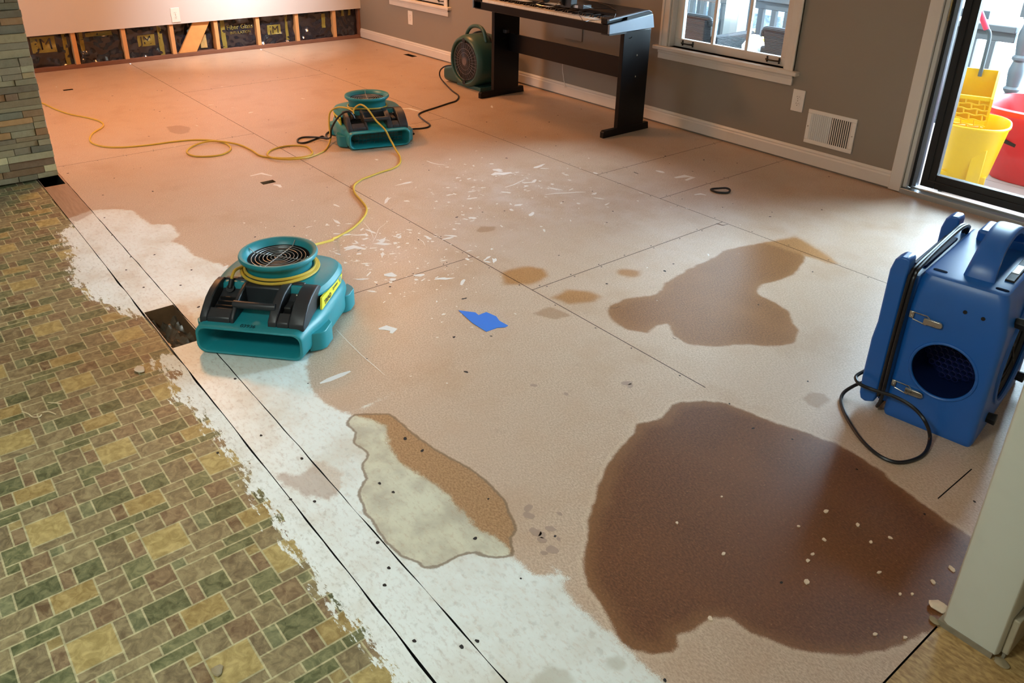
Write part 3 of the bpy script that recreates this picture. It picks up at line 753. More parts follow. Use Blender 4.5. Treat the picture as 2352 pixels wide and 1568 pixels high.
br = MB().add([(XB-0.038, 2.37, 0.034), (XB-0.038, 2.535, 0.034), (XB-0.038, 2.712, 0.33), (XB-0.038, 2.555, 0.33), (XB-0.012, 2.37, 0.034), (XB-0.012, 2.535, 0.034), (XB-0.012, 2.712, 0.33), (XB-0.012, 2.555, 0.33)],
              [(0,3,2,1),(4,5,6,7),(0,1,5,4),(1,2,6,5),(2,3,7,6),(3,0,4,7)]).build('brace_board', [MAT('brace_lumber', C(212, 156, 92), 0.6, var=0.2, scale=14)], bevel=0.002)
tag(br, 'wide orange brace board slanting between two studs in the back wall', 'board')
KRAFT = MAT('black_poly_facing', C(34, 34, 40), 0.16, var=0.3, scale=18, spec=0.8)
OLIVE = MAT('olive_print', C(128, 118, 52), 0.4, var=0.25, scale=40)
FIBRE = MAT('yellow_fibreglass', C(190, 160, 100), 0.9, var=0.3, scale=60)
def batt(y0, y1, idx, label, sag=0.0):
    n, mz = 26, 22; zt = 0.36
    root = thing('insulation_batt', label, 'insulation', (XB-0.03-(0.035 if idx == 3 else 0), (y0+y1)/2, 0.034), 0, 'insulation batts in the open wall bays')
    hw = (y1-y0)/2; b = MB(); vs = []
    def fx(y, z):
        a = 0.020*(mnoise.noise((y*9+idx*7, z*11, idx))+0.8*mnoise.noise((y*24+z*14+idx*3, z*20-y*9, idx+4)))
        return min(a-0.012-0.01*abs(y/hw)**4+max(0, 0.10-z)*sag*(0.5+0.5*mnoise.noise((y*14, z*30, idx))), 0.024)
    for i in range(n+1):
        for j in range(mz+1):
            y = -hw+2*hw*i/n; z = zt*j/mz
            vs.append((fx(y, z), y, z))
    b.add(vs, [(i*(mz+1)+j, (i+1)*(mz+1)+j, (i+1)*(mz+1)+j+1, i*(mz+1)+j+1) for i in range(n) for j in range(mz)], 0, True)
    b.box((-0.058, -hw, 0), (-0.045, hw, zt), 0)
    b.build('facing', [KRAFT], root)
    def patch(name, ya, yb, za, zb, mat, off=0.003):
        q = MB(); vs = []
        for i in range(9):
            for j in range(7):
                y = ya+(yb-ya)*i/8; z = za+(zb-za)*j/6
                vs.append((fx(y, z)+off, y, z))
        q.add(vs, [(i*7+j, (i+1)*7+j, (i+1)*7+j+1, i*7+j+1) for i in range(8) for j in range(6)], 0, True)
        return q.build(name, [mat], root)
    def letters(name, body, size, yc, zc, mat):
        o = text(name, body, size, mat, root, frame((0, 0, 0), (0, 1, 0), (0, 0, 1)), 0.0)
        me = o.data; Mx = frame((0, yc, zc), (0, 1, 0), (0, 0, 1))
        for vtx in me.vertices:
            p = Mx @ vtx.co; vtx.co = (fx(p.y, p.z)+0.006, p.y, p.z)
        o.matrix_local = Matrix.Identity(4)
    return root, patch, letters
bays = [(1.125, 1.487), (1.523, 1.895), (1.931, 2.313), (2.349, 2.725), (2.761, 3.136), (3.172, 3.544), (3.58, 3.959), (3.995, 4.255)]
lab = ['crumpled black insulation batt with JM print beside the stone wall', 'black insulation batt with a faded olive band near its top', 'shiny black insulation batt with a WJ-like olive print under the outlet bay',
       'dark insulation batt behind the slanting brace board', 'black insulation batt printed with Fiber Glass script', 'black insulation batt with low olive JM print, right of the script batt',
       'plain black insulation batt with folds at its foot', 'narrow black insulation batt in the far corner with two olive marks']
for k, ((a, c), L) in enumerate(zip(bays, lab)):
    root, patch, letters = batt(a+0.002, c-0.002, k, L, 0.35 if k in (1, 5, 6) else 0.1)
    if k == 0:
        patch('print_block', -0.125, 0.06, 0.12, 0.25, OLIVE); letters('print_letters', 'JM', 0.13, -0.03, 0.185, KRAFT); patch('edge_stripe', 0.115, 0.15, 0.0, 0.27, OLIVE)
    elif k == 1: patch('print_block', -0.10, 0.12, 0.215, 0.25, OLIVE); patch('edge_stripe', -0.15, -0.12, 0.1, 0.26, OLIVE)
    elif k == 2:
        patch('print_block', -0.09, 0.06, 0.09, 0.19, OLIVE); letters('print_letters', 'JM', 0.10, -0.02, 0.14, KRAFT); patch('edge_stripe', 0.09, 0.13, 0.0, 0.27, OLIVE)
    elif k == 3: patch('fibre_tuft', 0.06, 0.12, 0.02, 0.14, FIBRE, 0.012)
    elif k == 4:
        letters('print_script', 'Fiber Glass', 0.058, 0.035, 0.185, OLIVE); letters('print_letters', 'INSULATION', 0.036, 0.035, 0.135, OLIVE); patch('edge_stripe', -0.15, -0.11, 0.0, 0.27, OLIVE)
    elif k == 5:
        patch('print_block', -0.10, 0.04, 0.085, 0.175, OLIVE); letters('print_letters', 'JM', 0.10, -0.03, 0.125, KRAFT); patch('edge_stripe', 0.09, 0.12, 0.02, 0.27, OLIVE)
    elif k == 6: patch('edge_stripe', 0.08, 0.12, 0.1, 0.24, OLIVE)
    else: patch('print_block', -0.05, -0.02, 0.20, 0.26, OLIVE); patch('edge_stripe', 0.03, 0.06, 0.20, 0.26, OLIVE)

# outlets
def outlet(name, label, M, w=0.079, h=0.128):
    r = thing(name, label, 'outlet', (0, 0, 0)); r.matrix_world = M; r.location = M.translation; r.rotation_euler = M.to_euler()
    MB().box((-w/2, -h/2, 0), (w/2, h/2, 0.006)).build('cover_plate', [WHITEP], r, bevel=0.003)
    for s in (-1, 1):
        q = MB(); q.prism([(0.017*cos(RAD(a)), max(-0.0135, min(0.0135, 0.017*sin(RAD(a))))+s*0.0195) for a in range(0, 360, 15)], 0.004, 0.0075)
        rc = q.build('receptacle', [WHITEP], r)
        z = MB()
        for dx, hh in ((-0.0065, 0.0045), (0.0065, 0.0035)): z.box((dx-0.0012, s*0.0195+0.001-hh/2+0.002, 0.0074), (dx+0.0012, s*0.0195+0.003+hh, 0.0079))
        z.cyl((0, s*0.0195-0.007, 0.0074), (0, s*0.0195-0.007, 0.0079), 0.0024, n=10)
        z.build('socket_slots', [SLOTD], rc)
    MB().cyl((0, 0, 0.005), (0, 0, 0.0072), 0.003, n=10).build('screw', [STEEL], r)
    return r
def MY(x, z, y): return Matrix(((1, 0, 0, x), (0, 0, -1, y), (0, 1, 0, z), (0, 0, 0, 1)))   # face looks to -Y
def MX(y, z, x): return Matrix(((0, 0, 1, x), (1, 0, 0, y), (0, 1, 0, z), (0, 0, 0, 1)))      # face looks to +X
outlet('wall_outlet', 'white duplex outlet on the grey wall beside the floor level vent', MY(-2.580, 0.361, YW))
outlet('wall_outlet', 'outlet on the orange lit wall under the far window', MY(-6.787, 0.324, YW))
outlet('wall_outlet', 'white duplex outlet on the back wall just above the cut drywall', MX(2.380, 0.381, XB+0.013))
bp = MB().box((-0.095, -0.007, -0.058), (0.095, 0, 0.058)).build('blank_plate', [WALL], loc=(-4.51, YW, 0.492), bevel=0.003); tag(bp, 'blank cover plate painted the wall colour, behind the keyboard stand', 'cover plate')
# plugs + lead under the stand
pl = [onY(1000+1325/4.523, 640/4.523, YW-0.03), onY(1000+1322/4.523, 720/4.523, YW-0.015), onY(1000+1330/4.523, 800/4.523, YW-0.008), onY(1000+1342/4.523, 870/4.523, YW-0.012), onY(1000+1345/4.523, 905/4.523, YW-0.03)]
q = thing('charger_lead', 'thin white lead with a small plug hanging down the wall under the keyboard', 'lead', pl[0])
MB().tube(local(q, spline(pl, 6)), 0.0022, 6).build('cable', [WHITEP], q)
MB().box((-0.012, -0.002, -0.012), (0.012, 0.029, 0.016)).build('plug', [WHITEP], q, bevel=0.003)

# floor level register
r = thing('vent_register', 'white louvred vent register low on the wall between the outlet and the glass door', 'vent', (-2.348, YW, 0.232))
b = MB(); hw, hh = 0.151, 0.099
for a0, a1, c0, c1 in ((-hw, hw, hh-0.022, hh), (-hw, hw, -hh, -hh+0.022), (-hw, -hw+0.026, -hh+0.022, hh-0.022), (hw-0.026, hw, -hh+0.022, hh-0.022)): b.box((a0, -0.008, c0), (a1, 0, c1))
b.build('frame', [WHITEP], r, bevel=0.003)
MB().box((-hw+0.02, -0.002, -hh+0.02), (hw-0.02, 0.02, hh-0.02)).build('duct_opening', [SLOTD], r)
for k in range(20):
    x = -hw+0.031+k*(2*hw-0.062)/19; a = RAD(28 if k < 10 else -28)
    q = MB(); w = 0.0045
    q.add([(x-w*cos(a)-.0008, -0.004-w*sin(a), -hh+0.022), (x+w*cos(a)-.0008, -0.004+w*sin(a), -hh+0.022), (x+w*cos(a)+.0008, -0.004+w*sin(a), -hh+0.022), (x-w*cos(a)+.0008, -0.004-w*sin(a), -hh+0.022)] +
          [(x-w*cos(a)-.0008, -0.004-w*sin(a), hh-0.022), (x+w*cos(a)-.0008, -0.004+w*sin(a), hh-0.022), (x+w*cos(a)+.0008, -0.004+w*sin(a), hh-0.022), (x-w*cos(a)+.0008, -0.004-w*sin(a), hh-0.022)],
          [(0,3,2,1),(4,5,6,7),(0,1,5,4),(1,2,6,5),(2,3,7,6),(3,0,4,7)])
    q.build('louver', [WHITEP], r)
for s in (-1, 1): MB().cyl((s*(hw-0.013), -0.0085, 0), (s*(hw-0.013), -0.0105, 0), 0.004, n=10).build('screw', [STEEL], r)

# baseboards
def base(x0, x1):
    p = [(YW, 0.012), (YW-0.014, 0.012), (YW-0.014, 0.072), (YW-0.010, 0.080), (YW-0.011, 0.088), (YW-0.005, 0.100), (YW, 0.100)]
    b = MB(); n = len(p)
    b.add([(x0, y, z) for y, z in p]+[(x1, y, z) for y, z in p], [tuple(range(n)), tuple(range(2*n-1, n-1, -1))]+[(i, n+i, n+(i+1) % n, (i+1) % n) for i in range(n)])
    return b
struct(base(XB+0.001, -1.945).build('baseboard_right', [TRIM]))

# windows: casing, stool, apron, sash with muntins, handles, glass
def window(name, op, muntins, sashz, out=0.045):
    x0, x1, z0, z1 = op
    r = bpy.data.objects.new(name, None); COL.objects.link(r); struct(r); r.location = ((x0+x1)/2, YW, z0); cx = (x0+x1)/2
    X0, X1, Z1 = x0-cx, x1-cx, z1-z0
    b = MB()
    for s, xa in ((-1, X0), (1, X1)):
        xo = xa+s*0.062; lo, hi = min(xa, xo), max(xa, xo)
        b.box((lo, -0.014, -0.002), (hi, 0, Z1+0.062)); b.box((min(xo, xo-s*0.018), -0.021, -0.002), (max(xo, xo-s*0.018), 0, Z1+0.062))
    b.box((X0-0.062, -0.018, Z1), (X1+0.062, 0, Z1+0.062))
    b.build('casing', [TRIM], r, bevel=0.0025)
    MB().box((X0-0.10, -0.042, -0.026), (X1+0.10, 0.05, 0.0)).build('sill', [TRIM], r, bevel=0.006)
    b = MB(); b.box((X0-0.066, -0.016, -0.085), (X1+0.066, 0, -0.026)); b.box((X0-0.066, -0.022, -0.046), (X1+0.066, 0, -0.026)); b.build('apron', [TRIM], r, bevel=0.003)
    b = MB(); b.box((X0-.001, 0.001, -0.01), (X0+0.014, 0.129, Z1)); b.box((X1-0.014, 0.001, -0.01), (X1+.001, 0.129, Z1)); b.box((X0, 0.001, Z1-0.014), (X1, 0.129, Z1+.001)); b.box((X0, 0.05, -0.03), (X1, 0.15, -0.001)); b.build('jamb', [TRIM], r)
    b = MB(); a, c = X0+0.016, X1-0.016; ya, yb = out, out+0.034
    b.box((a, ya, 0.0), (c, yb, sashz)); b.box((a, ya, sashz), (a+0.055, yb, Z1-0.014)); b.box((c-0.055, ya, sashz), (c, yb, Z1-0.014)); b.box((a+0.055, ya, Z1*0.5), (c-0.055, yb, Z1*0.5+0.04))
    for mx in muntins: b.box((mx-cx-0.010, ya+0.006, sashz), (mx-cx+0.010, yb-0.004, Z1*0.5))
    b.build('sash', [TRIM], r, bevel=0.003)
    MB().box((a+0.05, ya+0.015, sashz-0.005), (c-0.05, ya+0.018, Z1-0.02)).build('glass', [GLASS], r)
    for hx in (a+0.075+0.04, c-0.10):
        b = MB(); zz = sashz*0.55
        for s in (-1, 1): b.cyl((hx+s*0.042, ya, zz), (hx+s*0.042, ya-0.016, zz), 0.006, 0.005, n=10); b.sphere((hx+s*0.042, ya-0.003, zz+0.012), 0.006, 10); b.sphere((hx+s*0.042, ya-0.003, zz-0.012), 0.006, 10)
        b.tube([(hx-0.042, ya-0.014, zz), (hx-0.02, ya-0.019, zz-0.001), (hx+0.02, ya-0.019, zz-0.001), (hx+0.042, ya-0.014, zz)], 0.0042, 8)
        b.build('sash_lift', [BRONZE], r)
window('window_1', W1, (-3.285, -3.025), 0.053)
window('window_2', W2, (-6.8, -6.5), 0.053)
MB().box((W2[0]+0.02, YW+0.088, W2[2]+0.03), (W2[1]-0.02, YW+0.092, W2[3])).build('added_light_screen', [CEIL], bpy.data.objects['window_2'], loc=(-(W2[0]+W2[1])/2, -YW, -W2[2]))  # unseen sheet added behind the glass to hold back sky light

# glazed storm door
r = bpy.data.objects.new('door_1', None); COL.objects.link(r); struct(r); r.location = (D1[0], YW, 0)
b = MB(); b.box((-0.066, -0.018, 0.004), (0.0, 0, 2.13)); b.box((-0.066, -0.018, 2.06), (1.0, 0, 2.13)); b.box((0.93, -0.018, 0.004), (1.0, 0, 2.13)); b.build('casing', [TRIM], r, bevel=0.003)
b = MB(); b.box((0.0, 0.0, 0.03), (0.022, 0.055, 2.06)); b.build('jamb', [TRIM], r, bevel=0.004)
b = MB(); b.box((0.022, 0.03, 0.03), (0.034, 0.10, 2.06)); b.build('weather_gasket', [BLACKM], r)
MB().box((0.032, 0.035, 0.036), (0.054, 0.075, 2.06)).build('hinge_rail', [MAT('blue_grey_aluminium', C(132, 142, 156), 0.4, metal=0.3)], r, bevel=0.004)
b = MB(); b.box((-0.002, 0.012, 0.90), (0.026, 0.03, 1.02)); b.build('strike_plate', [BRASS], r, bevel=0.002)
b = MB(); b.box((0.066, 0.055, 0.046), (0.14, 0.095, 2.05)); b.box((0.14, 0.055, 0.046), (0.86, 0.095, 0.122)); b.box((0.82, 0.055, 0.046), (0.92, 0.095, 2.05)); b.box((0.14, 0.055, 1.95), (0.86, 0.095, 2.05))
b.box((0.10, 0.049, 0.082), (0.106, 0.056, 2.0)); b.box((0.10, 0.049, 0.082), (0.86, 0.056, 0.088))
b.build('frame', [DOORBLK], r, bevel=0.004)
MB().box((0.135, 0.073, 0.118), (0.825, 0.076, 1.96)).build('glass', [GLASS], r)
b = MB()
b.box((0.0, -0.02, -0.01), (0.95, 0.03, 0.028)); b.box((0.0, 0.03, -0.01), (0.95, 0.115, 0.020)); b.box((0.03, 0.034, 0.02), (0.95, 0.040, 0.034)); b.box((0.03, 0.048, 0.02), (0.95, 0.052, 0.032))
b.build('threshold', [ALU], r, bevel=0.004)

# ------------------------------------------------------------------ air movers
WIREK = MAT('dusty_grille_wire', C(165, 168, 168), 0.4, metal=0.6, var=0.3, scale=80)
GREYP = MAT('grey_print', C(120, 120, 90)); TRIB = MAT('label_blue_grey', C(120, 150, 160))
def mover(name, label, loc, rotz):
    r = thing(name, label, 'air mover', (loc[0], loc[1], 0), RAD(rotz))
    def sec(y, hw, z0, z1, rad): return rrect(-hw, hw, z0, z1, rad, 5, y)
    b = MB()
    R = [sec(0.13, 0.150, 0.024, 0.088, 0.02), sec(0.05, 0.172, 0.020, 0.094, 0.022), sec(0.008, 0.180, 0.016, 0.097, 0.026), sec(0.0, 0.184, 0.012, 0.101, 0.028), sec(0.0, 0.190, 0.007, 0.106, 0.030),
         sec(0.006, 0.194, 0.004, 0.109, 0.032), sec(0.06, 0.197, 0.004, 0.116, 0.034), sec(0.12, 0.214, 0.004, 0.124, 0.036), sec(0.20, 0.224, 0.004, 0.128, 0.038), sec(0.34, 0.224, 0.004, 0.128, 0.038), sec(0.42, 0.205, 0.004, 0.126, 0.038),
         sec(0.475, 0.150, 0.006, 0.120, 0.04), sec(0.495, 0.10, 0.012, 0.10, 0.04)]
    b.loft(R, 0, (True, True), True)
    # side lugs
    for s in (-1, 1):
        for y0, y1 in ((0.085, 0.185), (0.36, 0.45)):
            xo = 0.238 if y0 < .2 else 0.232
            q = [(0.19, y0-0.02), (xo-0.012, y0), (xo, y0+0.02), (xo, y1-0.02), (xo-0.015, y1), (0.19, y1+0.02)]
            q = [(s*x, y) for x, y in q]
            if s < 0: q = q[::-1]
            b.prism(q, 0.006, 0.075, 0)
    body = b.build('base_housing', [TEAL], r, bevel=0.004)
    # domed upper deck round the inlet
    b = MB(); cy = 0.304
    def deck(z, k, f):
        pts = []
        for i in range(48):
            a = 2*pi*i/48; x = 0.222*k*cos(a); y = cy+0.185*k*sin(a)
            sq = (abs(cos(a))**4+abs(sin(a))**4)**(-0.25); sq = 1+(sq-1)*0.75
            y = cy+0.182*k*sin(a)*sq; x = 0.216*k*cos(a)*sq
            if sin(a) < 0: y = max(y, cy-0.215*k)
            pts.append((x, max(y, f), z))
        return pts
    b.loft([deck(0.10, 0.93, 0.17), deck(0.160, 0.93, 0.17), deck(0.165, 0.985, 0.172), deck(0.172, 0.985, 0.174), deck(0.186, 0.93, 0.178), deck(0.194, 0.82, 0.182)], 0, (True, True), True)
    b.add([(-0.178, 0.0, 0.1), (0.178, 0.0, 0.1)], [])
    b.build('deck', [TEAL], r, sharp=30)
    b = MB()   # sloping apron between pods
    b.prism([(0.02, 0.104), (0.17, 0.104), (0.17, 0.136), (0.12, 0.124), (0.03, 0.110)], -0.17, 0.17, 0, T=Matrix(((0, 0, 1, 0), (1, 0, 0, 0), (0, 1, 0, 0), (0, 0, 0, 1))))
    b.build('apron', [TEAL], r, bevel=0.003)
    # collar and flared rim
    b = MB(); b.lathe([(0.116, 0.185), (0.116, 0.222), (0.121, 0.238), (0.134, 0.247), (0.1405, 0.254), (0.1415, 0.262), (0.138, 0.268), (0.131, 0.268), (0.119, 0.260), (0.111, 0.246)], 56, 0, Matrix.Translation((0, cy, 0)), (False, False))
    b.build('collar', [TEAL], r)
    b = MB(); b.lathe([(0.111, 0.246), (0.108, 0.236), (0.106, 0.222), (0.106, 0.19)], 48, 0, Matrix.Translation((0, cy, 0)), (False, False)); b.build('inlet_throat', [BLACKM], r)
    b = MB(); b.lathe([(0.1385, 0.2684), (0.131, 0.2686), (0.1295, 0.2678)], 56, 0, Matrix.Translation((0, cy, 0)), (False, False)); b.build('rim_edge', [TEALD], r)
    b = MB(); b.cyl((0, cy, 0.196), (0, cy, 0.200), 0.1065, n=40)
    for i in range(9):
        a = 2*pi*i/9
        b.add([(0.025*cos(a), cy+0.025*sin(a), 0.212), (0.10*cos(a), cy+0.10*sin(a), 0.212), (0.10*cos(a+.35), cy+0.10*sin(a+.35), 0.203), (0.025*cos(a+.5), cy+0.025*sin(a+.5), 0.203)], [(0, 1, 2, 3)])
    b.cyl((0, cy, 0.2), (0, cy, 0.217), 0.03, n=20)
    b.build('fan_wheel', [BLACKM], r)
    b = MB()
    for k in range(1, 8): b.torus((0, cy, 0.246), (0, 0, 1), 0.0138*k, 0.0013, 44, 5)
    ga = RAD(-8)
    for k in range(2):
        a = ga+k*pi/2
        for s in (1, -1):
            b.tube([(0, cy, 0.2475), (s*0.10*cos(a), cy+s*0.10*sin(a), 0.2475), (s*0.120*cos(a), cy+s*0.120*sin(a), 0.264)], 0.0018, 6)
    b.build('grille', [WIREK], r)
    # black handle module: two pods with recesses, bar and backstop
    TX = lambda x: Matrix(((0, 0, 1, x), (1, 0, 0, 0), (0, 1, 0, 0), (0, 0, 0, 1)))
    def prof(y0, top): return [(y0, 0.104), (0.215, 0.104), (0.215, 0.19), (0.195, top), (0.165, top-0.001), (0.125, top-0.010), (0.09, top-0.026), (0.062, top-0.048), (y0+0.004, 0.128)]
    for nm, xa, xb, ra, rb in (('left_pod', -0.186, -0.062, -0.160, -0.076), ('right_pod', 0.060, 0.190, 0.092, 0.135)):
        b = MB()
        b.prism(prof(0.030, 0.202), 0, ra-xa, 0, TX(xa)); b.prism(prof(0.030, 0.202), 0, xb-rb, 0, TX(rb))
        low = [(0.030, 0.104), (0.215, 0.104), (0.215, 0.199), (0.196, 0.200), (0.188, 0.178), (0.13, 0.150), (0.075, 0.130), (0.070, 0.150), (0.058, 0.144), (0.034, 0.128)]
        b.prism(low, 0, rb-ra, 0, TX(ra))
        pod = b.build('control_pod', [BLACKP], r, bevel=0.004)
        if nm == 'right_pod':
            MB().box((0.100, 0.085, 0.134), (0.127, 0.135, 0.162)).build('rocker_switch', [BLACKM], pod, bevel=0.004)
            MB().sphere((0.126, 0.15, 0.176), 0.006, 12).build('breaker_button', [STEEL], pod)
        else:
            q = MB(); q.cyl((-0.128, 0.185, 0.158), (-0.128, 0.16, 0.178), 0.015, n=14); q.cyl((-0.128, 0.16, 0.178), (-0.126, 0.178, 0.205), 0.009, n=12)
            for k in range(3): q.box((-0.15, 0.085+k*0.02, 0.138+k*0.004), (-0.086, 0.090+k*0.02, 0.149+k*0.006))
            q.build('cord_entry', [BLACKM], pod)
    MB().tube([(-0.075, 0.078, 0.163), (-0.05, 0.074, 0.164), (0.05, 0.074, 0.164), (0.075, 0.078, 0.163)], 0.0135, 14).build('handle_bar', [BLACKP], r)
    b = MB(); b.box((-0.08, 0.150, 0.112), (0.08, 0.195, 0.1975)); b.build('handle_backstop', [BLACKP], r, bevel=0.006)
    # labels on both flanks of the deck
    for s in (-1, 1):
        b = MB(); P = []
        A, Bp = Vector((s*0.204, 0.185, 0.0)), Vector((s*0.206, 0.36, 0.0))
        b.add([(s*0.2065, 0.165, 0.120), (s*0.2085, 0.36, 0.132), (s*0.2085, 0.38, 0.160), (s*0.2065, 0.175, 0.163), (s*0.199, 0.165, 0.120), (s*0.199, 0.36, 0.132), (s*0.199, 0.38, 0.160), (s*0.199, 0.175, 0.163)],
              [(0,1,2,3),(7,6,5,4),(0,4,5,1),(1,5,6,2),(2,6,7,3),(3,7,4,0)])
        lb = b.build('maker_label', [YLAB], r)
        x = (0, s, 0.03)
        text('label_text', 'TRIAD', 0.024, SLOTD, lb, frame((s*0.2085, 0.222 if s > 0 else 0.31, 0.137), x, (0, 0, 1)))
        text('label_script', 'Systems', 0.016, GREYP, lb, frame((s*0.209, 0.30 if s > 0 else 0.235, 0.149), x, (0, 0, 1)))
        q = MB(); yy = 0.352 if s > 0 else 0.19
        q.add([(s*0.2095, yy-0.014, 0.158), (s*0.2095, yy+0.014, 0.158), (s*0.2095, yy, 0.137), (s*0.2088, yy-0.014, 0.158), (s*0.2088, yy+0.014, 0.158), (s*0.2088, yy, 0.137)], [(0,1,2) if s > 0 else (2,1,0), (0,3,4,1), (1,4,5,2), (2,5,3,0)])
        q.build('label_triangle', [TRIB], lb)
    return r
n1 = mover('air_mover', 'teal air mover with yellow cord coiled round its collar, beside the floor hole', (-2.375, 0.805), 42.8)
text('asset_number', '03936', 0.022, MAT('marker_ink', C(22, 60, 66)), n1, frame((-0.018, 0.0, 0), (1, 0, 0), (0, 0, 1)) @ Matrix.Identity(4)).matrix_local = frame((-0.006, 0.022, 0.1125), (1, 0, 0), (0, 0.99, 0.14))
FAR = (-4.222, 2.413); n2 = mover('air_mover', 'teal low profile air mover further back with cords trailing over its outlet', FAR, 73.7)
M_VANE = MAT('outlet_vanes', C(60, 62, 62), 0.5)
b = MB()
for k in range(3): b.tube([(-0.15, 0.05, 0.035+k*0.02), (0, 0.055, 0.038+k*0.02), (0.15, 0.05, 0.035+k*0.02)], 0.0012, 5)
for k in range(13): b.tube([(-0.15+k*0.025, 0.05, 0.022), (-0.15+k*0.025, 0.05, 0.09)], 0.001, 5)
b.build('outlet_guard', [M_VANE], n2)

# yellow cords (each is part of its mover)
def W(o, P): return local(o, P)
def cordpts(*a): return [at(a[i], a[i+1], a[i+2]) for i in range(0, len(a), 3)]
Rz = 0.005
coil = []
for k in range(60*3-14):
    a = RAD(150+k*6); rr = 0.1235+0.006*(k/60.0); z = 0.212-0.0085*min(k/60, 1.2)+0.004*sin(k*0.07)+0.003*max(0, k/60-1.2)
    coil.append((rr*cos(a)+0.002*sin(k*.2), 0.304+rr*sin(a), z))
MB().tube(spline([(-0.127, 0.178, 0.206), (-0.126, 0.188, 0.217), (-0.128, 0.215, 0.223), (-0.126, 0.26, 0.215)]+coil[::3][2:], 3), 0.0056, 8).build('power_cord', [YCORD], n1)
end = n1.location
fl1 = lambda x, y, z: Matrix.Translation(n1.location) @ Matrix.Rotation(n1.rotation_euler[2], 4, 'Z') @ Vector((x, y, z))
tail = [fl1(0.137*cos(RAD(q)), 0.304+0.137*sin(RAD(q)), 0.200) for q in (52, 64, 76)]+[fl1(0.01, 0.447, 0.201), fl1(-0.02, 0.47, 0.195), at(757, 553, 0.10), at(765, 548, 0.04)] + cordpts(777,543,Rz, 810,524,Rz, 835,499,Rz, 842,480,Rz, 832,463,Rz, 815.6,444,Rz, 813,427,Rz, 829,413,Rz, 849,405,Rz, 876,395,Rz, 904,386,Rz, 918,375,Rz, 919,361,Rz, 910,345,0.015)
fl0 = lambda x, y, z: Matrix.Translation(n2.location) @ Matrix.Rotation(n2.rotation_euler[2], 4, 'Z') @ Vector((x, y, z))
tail += [fl0(0.055, -0.03, 0.06), fl0(0.03, -0.012, 0.118), fl0(-0.01, 0.045, 0.165), fl0(-0.045, 0.10, 0.225), fl0(-0.075, 0.14, 0.245), fl0(-0.105, 0.145, 0.235), fl0(-0.125, 0.14, 0.215), fl0(-0.128, 0.125, 0.195)]
tag(MB().tube(spline(tail, 8), 0.0056, 8).build('power_cord', [YCORD]), 'yellow cord running over the floor from the near air mover up onto the far one', 'cord')
coil = [(0.124*cos(RAD(200+k*12)), 0.304+0.124*sin(RAD(200+k*12)), 0.201+0.004*sin(k*0.4)) for k in range(34)]
MB().tube(spline(coil, 3), 0.005, 8).build('power_cord_coil', [YCORD], n2)
loop = [fl0(-0.125, 0.14, 0.205), fl0(-0.15, 0.20, 0.215), fl0(-0.19, 0.30, 0.20), fl0(-0.235, 0.33, 0.165), fl0(-0.255, 0.29, 0.10), fl0(-0.265, 0.22, 0.03)] + cordpts(752,338,Rz, 742,348,Rz, 716,359,Rz, 690,364,0.012, 660,366,0.012, 628,363,0.012, 614,355,Rz, 622,345,Rz, 647,337,Rz, 677,334,Rz, 705,337,Rz, 718,350,Rz, 708,358,Rz, 683,362,0.004, 641,363,0.004, 600,358,Rz, 580,346,Rz, 555,334,Rz, 530,328,0.012,
    500,324,0.012, 470,326,0.012, 440,337,Rz, 429,349,Rz, 445,358,Rz, 480,359,Rz, 512,354,Rz, 530,342,Rz, 520,330,0.004, 495,323,Rz, 450,321,Rz, 400,325,Rz, 340,333,Rz, 280,338,Rz, 235,336,Rz, 208,325,Rz, 212,307,Rz, 236,291,Rz, 232,280,Rz, 205,271,Rz, 160,262,Rz, 128,251,Rz, 100,238,Rz, 60,224,Rz)
tag(MB().tube(spline(loop, 7), 0.0055, 8).build('power_cord', [YCORD]), 'yellow cord with two loops winding left from the far air mover to the stone wall', 'cord')
b = MB(); b.tube([(-0.135, 0.10, 0.165), (-0.135, 0.135, 0.186)], 0.014, 10); b.build('plug', [BLACKM], n2)

# dark green blower behind the keyboard stand
g = thing('blower', 'dark green upright blower with round grille standing behind the keyboard stand leg', 'air mover', (-5.235, 3.78, 0))
def ring_y(y, rad, n=44): return [(rad*cos(2*pi*i/n), y, 0.214+rad*sin(2*pi*i/n)) for i in range(n)]
b = MB(); b.loft([ring_y(0.03, 0.150), ring_y(0.03, 0.163), ring_y(0.006, 0.167), ring_y(0.0, 0.176), ring_y(0.012, 0.192), ring_y(0.05, 0.205), ring_y(0.22, 0.206), ring_y(0.265, 0.192), ring_y(0.275, 0.17)][::-1], 0)
b.loft([rrect(0.03, 0.265, 0.012, 0.150, 0.035, 5, x, 'xy') for x in (0, 1)], 0) if False else None
def ring_x(x, y0, y1, z0, z1, rd=0.04):
    return [(x, p[0], p[1]) for p in [(q[0], q[2]) for q in rrect(y0, y1, z0, z1, rd, 5)]]
b.loft([ring_x(0.02, 0.03, 0.26, 0.008, 0.19), ring_x(-0.16, 0.03, 0.26, 0.008, 0.165), ring_x(-0.27, 0.02, 0.27, 0.006, 0.140), ring_x(-0.305, 0.02, 0.27, 0.010, 0.132), ring_x(-0.30, 0.03, 0.26, 0.02, 0.122), ring_x(-0.22, 0.035, 0.255, 0.025, 0.118)], 0)
b.box((-0.15, 0.04, 0.0), (0.17, 0.24, 0.03))
b.build('housing', [GREEN], g, bevel=0.004)
MB().cyl((0, 0.031, 0.214), (0, 0.027, 0.214), 0.150, n=44).build('inlet_disc', [BLACKM], g)
b = MB()
for i in range(30):
    a = 2*pi*i/30; b.tube([(0.03*cos(a), 0.012, 0.214+0.03*sin(a)), (0.105*cos(a), 0.010, 0.214+0.105*sin(a)), (0.145*cos(a), 0.018, 0.214+0.145*sin(a))], 0.0014, 5)
